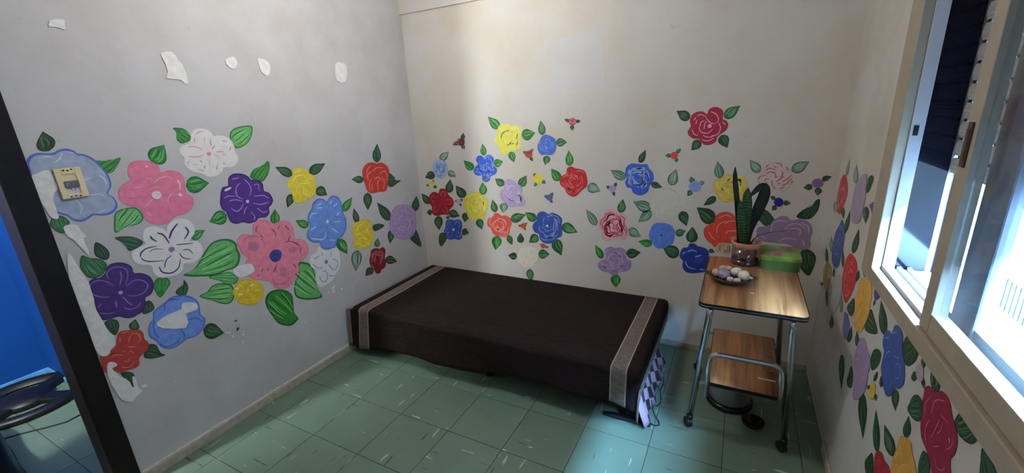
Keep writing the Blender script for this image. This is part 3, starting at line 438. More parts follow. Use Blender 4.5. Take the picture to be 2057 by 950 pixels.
('B','tiny orange painted flower between coral and blue flowers',(178,58,32),None,[1863,1444,1860,1426,1845,1412,1828,1400,1808,1401,1789,1405,1780,1420,1774,1437,1782,1455,1793,1472,1812,1479,1832,1483,1848,1474,1862,1463],[('m',[1783,1438,1732,1438,3,18]),('m',[1848,1470,1887,1487,6,-14]),('m',[1834,1412,1848,1375,-18,-8]),('d',[1766,1178,1762,1332,54,8])],[],None,None),
('B','tiny orange painted flower under the big blue flower',(172,68,38),None,[2157,1173,2155,1156,2142,1144,2128,1133,2111,1133,2094,1137,2086,1150,2080,1165,2087,1181,2096,1197,2113,1203,2130,1207,2144,1199,2156,1189],[('m',[2087,1181,2064,1193,7,11]),('m',[2155,1161,2207,1155,-5,-18])],[],None,None),
('B','cream white painted rose with thin yellow lines above the bed',(196,190,180),None,[1741,1084,1808,1125,1905,1144,1999,1127,2039,1056,2036,964,1989,867,1891,805,1777,805,1703,878,1700,971],[('d',[1689,957,1541,965,13,54]),('m',[2040,1048,2216,1053,-8,-67]),('m',[1882,788,1915,591,-55,-18])],[(10,(202,180,120),[1701,940,1714,863,1797,816]),(10,(202,180,120),[1782,903,1828,846,1908,818]),(10,(202,180,120),[1941,861,2023,932,2030,1024]),(10,(202,180,120),[1805,1060,1859,1112]),(10,(202,180,120),[1932,1036,1926,1077]),(10,(202,180,120),[1952,936,1970,995]),(10,(202,180,120),[1833,963,1866,972]),(10,(202,180,120),[1873,1144,1953,1167])],None,None),
('B','royal blue and white painted rose right of the red rose',(52,82,178),None,[3248,2237,3259,2298,3317,2344,3389,2342,3447,2337,3505,2340,3533,2285,3573,2244,3589,2173,3567,2112,3541,2075,3530,2014,3473,1966,3401,1962,3346,1994,3326,2043,3277,2053,3249,2114,3268,2164,3249,2200],[('d',[3418,2352,3482,2510,33,-15]),('p',[3256,2164,3060,2258,24,49]),('d',[3561,2106,3691,2068,-9,-36])],[],('rose',20,(142,164,216)),None),
('B','tiny lilac painted flower between the red and blue roses',(150,132,165),None,[3139,2029,3138,2009,3123,1995,3106,1983,3085,1985,3064,1990,3053,2007,3045,2026,3053,2045,3063,2062,3083,2069,3104,2073,3122,2062,3137,2049],[('d',[3060,2032,3015,2061,11,17]),('d',[3123,2054,3143,2113,18,-6]),('d',[3105,1990,3121,1933,-18,-6])],[],None,None),
('B','tiny red painted flower left of the crimson rose',(180,58,48),None,[3845,2442,3845,2423,3832,2410,3817,2399,3798,2402,3780,2407,3770,2424,3762,2442,3768,2459,3777,2476,3794,2482,3812,2484,3828,2474,3843,2461],[('m',[3771,2438,3704,2444,1,23]),('m',[3828,2472,3874,2522,14,-15]),('m',[3825,2407,3845,2366,-19,-10])],[],None,None),
('B','tiny light blue painted flower left of the yellow flower behind the plant',(118,142,205),None,[4113,2093,4113,2065,4092,2045,4069,2028,4040,2031,4010,2039,3994,2062,3981,2088,3991,2115,4004,2140,4032,2149,4061,2154,4086,2139,4109,2121],[('m',[4021,2133,4000,2203,28,8]),('p',[4096,2118,4147,2154,12,-20]),('m',[4015,2045,3978,1973,-24,16])],[],None,None),
('B','faint cream painted flower drawn with thin yellow lines',(183,180,170),None,[3907,1868,3906,1781,3852,1718,3789,1663,3710,1670,3631,1691,3587,1767,3553,1848,3580,1933,3617,2011,3692,2040,3769,2055,3836,2010,3896,1954],[('p',[3789,2093,3833,2286,52,-15]),('p',[3570,1791,3355,1876,24,63]),('p',[3577,1769,3425,1616,-36,40]),('d',[3926,1791,3988,1612,-50,-21])],[(9,(196,188,118),[3627,1920,3617,2005,3656,2049,3712,2063]),(9,(196,188,118),[3768,2059,3814,2043,3862,2013]),(9,(196,188,118),[3555,1904,3578,1829]),(9,(196,188,118),[3595,1795,3611,1744]),(9,(196,188,118),[3886,1933,3918,1863,3910,1812]),(9,(196,188,118),[3855,1701,3874,1763]),(9,(196,188,118),[3673,1922,3694,1962]),(9,(196,188,118),[3681,1751,3762,1731,3817,1772]),(9,(196,188,118),[3721,1876,3756,1866])],None,None),
('B','pink painted rose made of many red curls',(206,150,155),None,[2987,1692,3019,1740,3083,1760,3147,1748,3173,1717,3249,1709,3284,1660,3258,1606,3278,1542,3314,1479,3301,1412,3245,1371,3180,1398,3129,1369,3051,1339,2985,1342,2957,1407,2963,1462,2916,1499,2906,1566,2942,1622,2988,1639],[('p',[2889,1535,2754,1743,43,30]),('m',[3198,1723,3232,1903,48,-8]),('p',[3307,1518,3464,1427,-27,-50])],[],('rose',26,(176,62,74)),None),
('B','mauve painted flower low beside the pink rose above the bed',(138,116,150),None,[3000,1164,3013,1221,3078,1261,3144,1248,3196,1261,3260,1247,3290,1196,3289,1128,3347,1094,3358,1027,3332,968,3255,934,3203,923,3178,874,3111,865,3057,896,2976,903,2925,943,2918,999,2961,1054,3008,1074,3014,1123],[('b',[2977,1081,2875,1264,39,26]),('d',[3288,1186,3471,1221,6,-61]),('b',[3148,877,3168,694,-61,-15])],[],('rose',12,(172,152,184)),None),
('B','plain mid-blue painted flower with a dark centre dot',(78,112,186),None,[3584,1554,3617,1614,3686,1629,3768,1626,3826,1599,3860,1540,3862,1465,3849,1387,3794,1343,3725,1301,3654,1306,3610,1363,3572,1411,3561,1475],[('b',[3607,1350,3433,1365,6,47]),('m',[3872,1497,3983,1559,18,-40])],[],None,(3711,1473,15,(48,68,125))),
('B','royal blue painted flower beside the cart top',(26,46,128),None,[3941,1282,3966,1336,4021,1354,4030,1393,4084,1407,4130,1378,4196,1366,4244,1334,4259,1268,4257,1154,4239,1073,4175,1045,4075,1025,4006,1042,3972,1105,3976,1170,3936,1217],[('d',[4051,1411,4060,1611,61,-3]),('d',[3923,1229,3727,1339,33,68]),('d',[4250,1339,4319,1322,-5,-25])],[(12,(130,150,205),[4004,1174,4037,1101,4128,1084]),(12,(130,150,205),[3965,1259,3993,1290]),(12,(130,150,205),[4170,1088,4231,1087]),(12,(130,150,205),[4014,1290,4068,1321,4124,1302]),(12,(130,150,205),[4106,1237,4181,1271]),(60,(40,62,140),[4110,1187,4195,1222])],None,None),
('B','large orange-red painted rose behind the potted plant',(192,58,42),None,[4184,1531,4184,1604,4229,1650,4275,1671,4294,1756,4342,1800,4412,1813,4476,1780,4509,1736,4582,1695,4660,1701,4686,1657,4677,1576,4611,1487,4535,1444,4443,1447,4371,1440,4313,1382,4278,1418,4221,1461],[('d',[4281,1681,4090,1851,45,64]),('d',[4706,1773,4722,1850,4778,1862,4840,1804,4867,1739,4806,1676,4745,1719])],[(11,(218,122,104),[4320,1555,4320,1627,4352,1677,4421,1706]),(12,(218,122,104),[4236,1560,4272,1503,4311,1470]),(11,(218,122,104),[4394,1669,4442,1708,4501,1712]),(11,(218,122,104),[4414,1552,4441,1590,4522,1597]),(11,(218,122,104),[4327,1734,4395,1774,4458,1755]),(11,(218,122,104),[4448,1507,4517,1537])],None,None),
('B','faded tan painted flower half hidden behind the flower pot',(182,158,132),None,[4322,1392,4361,1439,4433,1448,4489,1415,4496,1332,4423,1311,4332,1332],[],[],('rose',8,(158,112,88)),None),
('B','yellow painted flower behind the tall plant leaf',(206,172,62),None,[4239,2134,4261,2180,4321,2187,4349,2221,4396,2241,4447,2223,4505,2227,4555,2199,4577,2145,4567,2078,4545,2000,4511,1939,4441,1944,4383,1921,4321,1943,4285,2010,4255,2066],[('p',[4301,2192,4264,2382,45,7]),('d',[4279,1978,4156,1872,-22,31])],[],('rose',14,(220,198,128)),None),
('B','crimson painted rose with white curls highest on the right of the cream wall',(142,22,44),None,[3949,2834,3967,2886,4015,2918,4076,2919,4118,2891,4134,2937,4181,2961,4241,2948,4280,2905,4279,2833,4319,2811,4337,2763,4318,2712,4272,2676,4240,2644,4229,2597,4182,2563,4121,2560,4078,2593,4056,2626,3993,2632,3944,2671,3934,2715,3964,2763,3954,2801],[('d',[3948,2850,3801,2933,21,46]),('m',[4293,2843,4433,2966,32,-40]),('d',[4067,2609,3987,2498,-37,31]),('d',[4283,2665,4345,2524,-47,-20])],[(7,(222,165,175),[3991,2827,4009,2866]),(7,(222,165,175),[4018,2874,4058,2888,4117,2859]),(7,(222,165,175),[4155,2915,4207,2887,4237,2834,4224,2793]),(7,(222,165,175),[4111,2849,4164,2795,4214,2788]),(7,(222,165,175),[4057,2755,4064,2803,4100,2823]),(7,(222,165,175),[4047,2756,4071,2701,4142,2689,4189,2731]),(7,(222,165,175),[4243,2792,4264,2739,4243,2676,4175,2656]),(7,(222,165,175),[4094,2663,4156,2641,4224,2666]),(7,(222,165,175),[4087,2620,4149,2603,4206,2634]),(7,(222,165,175),[3976,2736,4000,2681,4045,2664]),(7,(222,165,175),[4277,2802,4313,2769]),(7,(222,165,175),[4014,2789,4021,2831]),(7,(222,165,175),[4099,2733,4105,2786,4123,2817])],None,(4155,2763,21,(225,150,175))),
('B','white painted dahlia drawn with red dashes on the right of the cream wall',(182,172,166),None,[4669,2196,4701,2251,4730,2326,4780,2374,4852,2376,4918,2339,4971,2257,4994,2184,4969,2120,4921,2074,4857,2082,4781,2101,4723,2131,4677,2143],[('p',[4685,2270,4573,2395,29,33]),('p',[4968,2286,5111,2384,25,-44])],[(8,(172,58,58),[4673,2180,4695,2224,4749,2236]),(8,(172,58,58),[4738,2252,4782,2274,4824,2259,4832,2222]),(8,(172,58,58),[4730,2283,4769,2311,4825,2296]),(8,(172,58,58),[4732,2315,4755,2352]),(7,(172,58,58),[4817,2364,4863,2359,4880,2318]),(8,(172,58,58),[4798,2337,4831,2317]),(7,(172,58,58),[4919,2328,4937,2287]),(8,(172,58,58),[4878,2213,4894,2255,4875,2286]),(8,(172,58,58),[4800,2189,4815,2126,4846,2095]),(8,(172,58,58),[4751,2166,4771,2113]),(8,(172,58,58),[4838,2169,4880,2202,4912,2235]),(8,(172,58,58),[4901,2171,4942,2204,4972,2246]),(8,(172,58,58),[4896,2134,4939,2151,4980,2215]),(8,(172,58,58),[4882,2096,4925,2119]),(8,(172,58,58),[4732,2171,4744,2193,4780,2199]),(8,(172,58,58),[4679,2148,4701,2165]),(8,(172,58,58),[4988,2184,4978,2158]),(8,(172,58,58),[4859,2143,4880,2160]),(8,(172,58,58),[4825,2211,4850,2228])],None,None),
('B','tiny purple painted flower near the window corner',(112,86,142),None,[5254,2167,5255,2145,5241,2130,5225,2117,5203,2120,5181,2125,5167,2144,5157,2163,5162,2184,5171,2203,5191,2210,5213,2213,5232,2202,5250,2188],[('d',[5239,2202,5316,2238,10,-25]),('d',[5167,2133,5091,2112,-8,29]),('d',[5220,2119,5224,2036,-29,2])],[],None,None),
('B','tiny navy blue painted flower right of the plant',(26,32,118),None,[4931,1953,4931,1931,4919,1915,4904,1901,4885,1903,4865,1909,4853,1928,4844,1948,4849,1969,4857,1989,4875,1996,4893,2001,4911,1989,4927,1975],[('d',[4854,1981,4805,2012,8,19]),('d',[4931,1942,5001,1948,3,-26]),('d',[4871,1906,4837,1858,-18,18])],[],None,None),
('B','large mauve painted rose behind the green box',(134,114,140),None,[4719,1591,4723,1649,4769,1670,4827,1680,4856,1739,4915,1795,4978,1800,5028,1757,5089,1778,5160,1767,5213,1711,5227,1636,5213,1568,5231,1492,5182,1440,5108,1457,5013,1493,4920,1495,4825,1497,4745,1524],[('d',[5068,1798,5112,1877,5185,1924,5212,1984,5247,2001,5251,1917,5229,1842,5176,1782]),('d',[5155,1440,5216,1452,5275,1408,5295,1331,5261,1158,5193,1204,5156,1280])],[(11,(170,152,174),[4851,1614,4860,1705,4920,1749,4994,1738]),(11,(170,152,174),[4976,1658,5024,1713,5104,1724,5163,1674]),(11,(170,152,174),[5120,1736,5186,1698,5196,1622]),(11,(170,152,174),[4998,1627,5065,1677,5122,1649,5110,1592]),(12,(170,152,174),[4936,1519,5005,1560,5098,1546]),(12,(170,152,174),[4761,1560,4811,1542]),(12,(170,152,174),[5151,1551,5177,1487])],None,None),
('R','dusky red painted flower in the corner of the window wall',(150,48,58),None,[-187,2260,-295,2305,-426,2261,-508,2202,-510,2111,-440,2031,-352,1934,-184,1945,-129,2033,-128,2153],[('p',[-364,2306,-375,2452,-58,5]),('d',[-413,2017,-550,1932,74,-19]),('p',[-91,1997,-167,1903,111,-24])],[],('rose',9,(190,110,116)),None),
('R','plain lilac painted flower left of the window frame',(136,122,142),None,[-867,2367,-974,2409,-1075,2415,-1104,2349,-1132,2292,-1157,2218,-1119,2139,-1124,2067,-1010,2008,-860,1993,-782,2061,-749,2159,-761,2265,-825,2327],[('p',[-756,2294,-672,2445,-84,12]),('d',[-1141,2301,-1120,2391,-1195,2434,-1277,2423,-1243,2351,-1189,2301]),('d',[-1207,2196,-1281,2080,82,-19])],[],None,None),
('R','tiny purple painted flower nearest the window frame',(78,66,122),None,[-1328,2239,-1418,2273,-1470,2248,-1460,2187,-1397,2187],[('d',[-1461,2253,-1487,2321,-29,3]),('d',[-1429,2184,-1470,2137,24,-6]),('d',[-1354,2213,-1299,2238,-24,7])],[],None,None),
('R','narrow blue painted flower near the corner of the window wall',(58,72,128),None,[-445,1860,-476,1908,-584,1905,-687,1839,-720,1765,-713,1679,-700,1560,-613,1479,-421,1453,-316,1521,-301,1640,-328,1759],[('d',[-683,1833,-743,2059,-76,15]),('p',[-288,1533,-139,1658,-86,27]),('d',[-843,1563,-724,1698,-44,15])],[],('rose',9,(98,112,160)),None),
('R','red painted rose left of the window sill corner',(172,40,44),None,[-903,1657,-996,1744,-1152,1767,-1271,1741,-1305,1670,-1316,1590,-1275,1505,-1222,1430,-1142,1357,-1015,1378,-902,1444,-886,1550],[('d',[-1087,1776,-1134,1998,-87,20]),('d',[-1325,1623,-1350,1730,-52,15])],[],('rose',13,(206,104,102)),None),
('R','golden yellow painted flower under the window sill corner',(186,140,58),None,[-1432,1661,-1489,1713,-1633,1762,-1715,1756,-1773,1698,-1780,1626,-1792,1556,-1751,1459,-1697,1370,-1573,1320,-1486,1353,-1439,1440,-1402,1508,-1421,1591],[('p',[-1531,1732,-1431,1928,-64,21]),('d',[-1365,1495,-1431,1437,-1397,1359,-1307,1330,-1205,1347,-1281,1430]),('d',[-1809,1607,-1901,1592,-2034,1541,-1891,1463,-1764,1434,-1767,1513]),('d',[-2149,1587,-1977,1744,-66,34])],[(5,(205,165,92),[-1620,1586,-1606,1643,-1652,1701,-1720,1706,-1744,1656]),(5,(205,165,92),[-1551,1409,-1616,1392,-1664,1432,-1648,1472]),(5,(205,165,92),[-1477,1646,-1588,1706]),(5,(205,165,92),[-1515,1475,-1525,1545])],None,None),
('R','tiny purple painted flower under the window sill',(66,60,110),None,[-1809,1750,-1865,1780,-1934,1777,-1922,1736,-1861,1698,-1816,1716],[('d',[-1827,1761,-1795,1793,-18,8]),('d',[-1856,1695,-1849,1644,20,-7])],[],None,None),
('R','olive yellow painted flower in the shaded corner',(140,122,72),None,[-38,1275,-166,1377,-342,1415,-446,1380,-440,1284,-379,1162,-218,1131,-78,1188],[('d',[-142,1369,13,1505,-69,23]),('d',[-356,1154,-510,1030,60,-26]),('d',[-123,1104,30,1101,-73,37])],[],None,None),
('R','greyish white painted flower in the shaded corner',(150,150,148),None,[-462,1261,-563,1362,-751,1465,-891,1478,-942,1385,-948,1274,-821,1116,-601,1058,-486,1133],[('d',[-559,1366,-504,1454,-45,16]),('p',[-1059,1227,-965,1359,-49,21]),('d',[-815,953,-748,1069,-75,36])],[],None,None),
('R','small slate blue painted flower by the shaded corner',(88,92,132),None,[-1166,1281,-1281,1315,-1381,1275,-1393,1193,-1333,1114,-1224,1132,-1188,1207],[('d',[-1434,1145,-1439,1292,-67,31])],[],None,None),
('R','tall lilac painted flower on the window wall',(142,120,150),None,[-1681,1270,-1745,1350,-1831,1375,-1909,1348,-1982,1344,-2035,1299,-2021,1222,-2041,1142,-2008,1056,-1913,944,-1812,897,-1777,967,-1745,1048,-1668,1112,-1672,1198],[('d',[-1672,1240,-1598,1331,-45,24]),('d',[-2168,1472,-2181,1416,-2140,1341,-2077,1289,-2012,1316,-2022,1397,-2083,1451]),('d',[-1635,1053,-1720,1024,-1744,945,-1694,897,-1596,883,-1606,979]),('d',[-1983,1057,-2185,831,75,-56]),('d',[-1320,975,-1496,748,72,-44])],[(4,(176,158,182),[-1711,1212,-1751,1263,-1810,1268]),(4,(176,158,182),[-1710,1153,-1774,1195]),(4,(176,158,182),[-1928,1195,-1985,1269,-1966,1311]),(4,(176,158,182),[-1890,1091,-1957,1158,-1975,1209]),(4,(176,158,182),[-1699,1288,-1753,1301])],None,None),
('R','tiny yellow painted flower between lilac and blue flowers',(186,152,42),None,[-2141,1239,-2198,1253,-2219,1201,-2199,1145,-2131,1125,-2112,1174],[('d',[-2159,1256,-2179,1345,-29,14]),('d',[-2105,1175,-2043,1143,-6,19]),('d',[-2226,1209,-2260,1180,27,-19])],[],None,None),
('R','large blue painted flower below the window sill',(48,72,132),None,[-2156,1578,-2168,1623,-2231,1656,-2274,1660,-2289,1718,-2347,1747,-2419,1741,-2456,1699,-2474,1653,-2527,1628,-2571,1580,-2591,1525,-2555,1468,-2491,1427,-2471,1372,-2423,1325,-2366,1316,-2296,1353,-2227,1394,-2219,1459,-2218,1508,-2168,1529],[('d',[-2298,1304,-2254,1364,-29,19]),('d',[-2466,1692,-2477,1741,-2517,1781,-2600,1800,-2656,1807,-2661,1826,-2677,1791,-2661,1707,-2608,1644,-2550,1619,-2491,1650]),('d',[-2504,1430,-2565,1329,45,-31])],[(4,(120,140,188),[-2435,1535,-2466,1573,-2513,1557,-2512,1505,-2470,1485]),(5,(120,140,188),[-2250,1478,-2275,1533,-2317,1564]),(5,(120,140,188),[-2286,1666,-2339,1703]),(4,(120,140,188),[-2424,1382,-2432,1428]),(4,(120,140,188),[-2390,1573,-2463,1603]),(5,(120,140,188),[-2195,1585,-2254,1623])],None,None),
('R','tiny mauve painted flower beside the large blue one',(150,132,142),None,[-2685,1692,-2732,1733,-2773,1717,-2791,1673,-2765,1649,-2710,1650],[('d',[-2759,1723,-2733,1787,-24,13]),('d',[-2674,1652,-2714,1658,-2718,1630,-2696,1606,-2659,1605]),('d',[-2782,1681,-2822,1646,18,-13])],[],None,None),
('R','large crimson painted rose nearest the camera on the window wall',(118,18,44),None,[-2839,1620,-2834,1660,-2866,1692,-2911,1702,-2940,1705,-2982,1743,-3036,1755,-3081,1746,-3112,1719,-3150,1698,-3192,1677,-3213,1634,-3213,1589,-3196,1553,-3226,1510,-3247,1463,-3199,1384,-3131,1367,-3054,1408,-2993,1428,-2924,1439,-2878,1489,-2874,1543,-2843,1577],[('d',[-2941,1704,-2846,1828,-43,28]),('d',[-2713,1485,-2727,1534,-2763,1572,-2818,1588,-2854,1557,-2875,1509,-2837,1468,-2772,1443,-2705,1443]),('d',[-3147,1706,-3163,1757,-3204,1814,-3261,1838,-3326,1842,-3334,1799,-3317,1739,-3285,1706,-3225,1684,-3179,1686]),('d',[-2974,1407,-3024,1420,-3065,1389,-3076,1337,-3047,1281,-2995,1267,-2960,1306,-2958,1369]),('d',[-3365,1762,-3414,1763,-3465,1752,-3497,1730,-3464,1672,-3406,1653,-3384,1697])],[(4,(185,112,138),[-2899,1556,-2880,1598,-2912,1665]),(4,(185,112,138),[-2956,1599,-2952,1655,-2978,1691,-3039,1726]),(3,(185,112,138),[-3036,1653,-3108,1665]),(3,(185,112,138),[-3148,1559,-3182,1607,-3174,1642]),(4,(185,112,138),[-2975,1457,-2940,1497,-2949,1560]),(3,(185,112,138),[-3084,1461,-3121,1440,-3162,1464,-3179,1493]),(3,(185,112,138),[-3008,1507,-3029,1589,-3035,1636]),(3,(185,112,138),[-3047,1560,-3069,1599,-3067,1639]),(3,(185,112,138),[-3044,1487,-3096,1536]),(5,(220,190,205),[-3144,1618,-3162,1607])],None,None),
('R','golden yellow painted flower at the bottom edge of the window wall',(178,130,52),None,[-2700,1204,-2707,1270,-2762,1314,-2827,1335,-2879,1307,-2937,1285,-2975,1248,-2953,1166,-2817,1034,-2712,1001,-2686,1079,-2688,1142],[('d',[-2770,1314,-2737,1425,-40,29]),('d',[-2670,1109,-2472,1168,-54,52])],[(4,(198,158,88),[-2711,1135,-2729,1187,-2772,1201]),(4,(198,158,88),[-2783,1133,-2835,1205,-2884,1225]),(4,(198,158,88),[-2734,1102,-2761,1140])],None,None),
('R','red painted flower at the bottom edge of the window wall',(138,28,34),None,[-2454,872,-2438,925,-2475,984,-2541,1014,-2588,1007,-2655,1031,-2708,998,-2677,912,-2544,799,-2490,808],[('d',[-2453,952,-2290,1139,-49,39]),('d',[-2396,894,-2459,839,-2483,786,-2453,727,-2395,703,-2306,741,-2346,834])],[(3,(180,84,84),[-2478,887,-2505,943,-2556,964]),(3,(180,84,84),[-2597,965,-2647,982])],None,None),
]
PATCHES = [
('white filler patch at the top left of the grey wall',[-3813,3808,-3802,3822,-3732,3835,-3731,3805,-3740,3761,-3776,3776,-3821,3777]),
('long slanted white filler patch on the grey wall',[-3158,3653,-3067,3672,-3034,3602,-3010,3570,-2994,3432,-3032,3410,-3056,3443,-3166,3452,-3139,3502,-3146,3582]),
('small white filler dab right of the long patch',[-2622,3639,-2534,3672,-2512,3619,-2555,3557,-2608,3577]),
('ragged white filler dab in the row of patches',[-2293,3662,-2263,3678,-2178,3646,-2179,3562,-2225,3506,-2285,3557]),
('rectangular white filler patch nearest the corner',[-1304,3686,-1217,3703,-1137,3673,-1184,3483,-1328,3496]),
('white filler smear left of the wall switch',[-4179,2754,-4151,2764,-4110,2784,-4074,2781,-4066,2707,-4067,2648,-4095,2616,-4111,2544,-4113,2476,-4116,2427,-4152,2436,-4165,2510,-4180,2573,-4183,2661]),
('tapering white filler smear under the grey-blue flower',[-4113,2353,-4086,2369,-4033,2355,-4022,2304,-4003,2254,-4025,2249,-4020,2198,-4021,2100,-4044,2149,-4078,2248,-4104,2279]),
('long ragged white filler strip along the door trim',[-4130,2168,-4111,2072,-4091,1966,-4079,1894,-4083,1758,-4094,1666,-4076,1560,-4064,1454,-4043,1407,-4050,1326,-4088,1310,-4104,1272,-4132,1265,-4168,1300,-4176,1414,-4175,1564,-4179,1714,-4177,1882,-4185,1919,-4165,2042]),
('white filler blob over the lower end of the red rose',[-4145,1174,-4120,1207,-4084,1166,-4089,1145,-4115,1147,-4116,1118,-4084,1031,-4062,1007,-4046,957,-4033,898,-4018,999,-4001,968,-3999,876,-3987,827,-4037,810,-4068,779,-4125,836,-4148,936,-4160,1022,-4158,1107]),
('white filler dab on the big pink flower',[-3011,1627,-2906,1639,-2826,1619,-2809,1566,-2820,1524,-2883,1508,-2966,1515,-3007,1560]),
('white filler smear across the low blue flower',[-3746,1380,-3634,1415,-3535,1420,-3515,1472,-3407,1421,-3420,1357,-3516,1360,-3510,1326,-3544,1226,-3714,1312]),
]
SPLATS = [(-3110,1092,14),(-3117,995,23),(-3215,1009,14),(-3192,998,12),(-3069,907,13),(-3170,940,10),(-3066,941,8),(-3092,830,11),(-1895,966,28),(-1897,918,21),(-1772,902,18),(-1972,929,13),(-1484,932,11),(-1420,890,11),(-1271,744,10),(-3110,1090,12),(-3112,993,21),(-2356,703,12),(-1064,852,12),(-690,998,11),(-3964,868,21),(-3742,770,7),(-4173,1049,8),(-1532,914,8)]

WALLS = {'L': wall_left, 'B': wall_back, 'R': wall_right}
def wmap(w, u, v, off):
    if w == 'L': return (off, u, v)
    if w == 'B': return (u, -off, v)
    return (W - off, u, v)
def catmull(P, n=3, closed=True):
    out = []; m = len(P)
    for i in range(m if closed else m - 1):
        if closed: p0, p1, p2, p3 = P[i - 1], P[i], P[(i + 1) % m], P[(i + 2) % m]
        else: p0, p1, p2, p3 = P[max(i - 1, 0)], P[i], P[i + 1], P[min(i + 2, m - 1)]
        for k in range(n):
            t = k / n
            out.append(tuple(0.5 * (2 * p1[c] + (p2[c] - p0[c]) * t + (2 * p0[c] - 5 * p1[c] + 4 * p2[c] - p3[c]) * t * t + (3 * p1[c] - p0[c] - 3 * p2[c] + p3[c]) * t ** 3) for c in (0, 1)))
    if not closed: out.append(tuple(P[-1]))
    return out
def pairs(l): return [(l[i] / 2000.0, l[i + 1] / 2000.0) for i in range(0, len(l), 2)]
def centroid(P):
    a = cx = cy = 0
    for i in range(len(P)):
        x0, y0 = P[i - 1]; x1, y1 = P[i]; c = x0 * y1 - x1 * y0
        a += c; cx += (x0 + x1) * c; cy += (y0 + y1) * c
    return (cx / (3 * a), cy / (3 * a))
def disc(name, w, P, off, mats, rings, parent, rmi, jit=None, **kw):
    C = centroid(P); n = len(P); V = []; Fc = []; mi = []
    for s in rings:
        for p in P: V.append(wmap(w, C[0] + (p[0] - C[0]) * s, C[1] + (p[1] - C[1]) * s, off))
    V.append(wmap(w, C[0], C[1], off)); R = len(rings)
    for r_ in range(R - 1):
        for k in range(n):
            k2 = (k + 1) % n
            Fc.append((r_ * n + k, r_ * n + k2, (r_ + 1) * n + k2, (r_ + 1) * n + k)); mi.append(rmi(r_, k))
    for k in range(n):
        Fc.append(((R - 1) * n + k, (R - 1) * n + (k + 1) % n, R * n)); mi.append(rmi(R - 1, k))
    return mk(name, V, Fc, mats, parent, mi, org=wmap(w, C[0], C[1], off), **kw)
def stroke_geo(w, P, width, off, V, Fc):
    P = catmull(P, 4, False); n = len(P); b = len(V)
    for i, p in enumerate(P):
        q0, q1 = P[max(i - 1, 0)], P[min(i + 1, n - 1)]
        dx, dy = q1[0] - q0[0], q1[1] - q0[1]; d = math.hypot(dx, dy) or 1e-6
        t = i / (n - 1); wd = width * 0.5 * (0.25 + 0.75 * math.sin(math.pi * min(1, 0.12 + 0.86 * t)) ** 0.6)
        nx, ny = -dy / d * wd, dx / d * wd
        V.append(wmap(w, p[0] + nx, p[1] + ny, off)); V.append(wmap(w, p[0] - nx, p[1] - ny, off))
    for i in range(n - 1): Fc.append((b + 2 * i, b + 2 * i + 1, b + 2 * i + 3, b + 2 * i + 2))
    return n - 1
TONES = {'b': ((24, 80, 30), (40, 112, 42), (96, 158, 84)), 'm': ((24, 64, 34), (42, 94, 50), (92, 138, 92)), 'd': ((18, 42, 27), (32, 66, 40), (72, 106, 76)),
         'p': ((52, 82, 66), (98, 128, 110), (150, 168, 150)), 'l': ((28, 88, 38), (86, 150, 84), (126, 184, 114)), 's': ((44, 58, 84), (62, 82, 112), (90, 108, 140))}
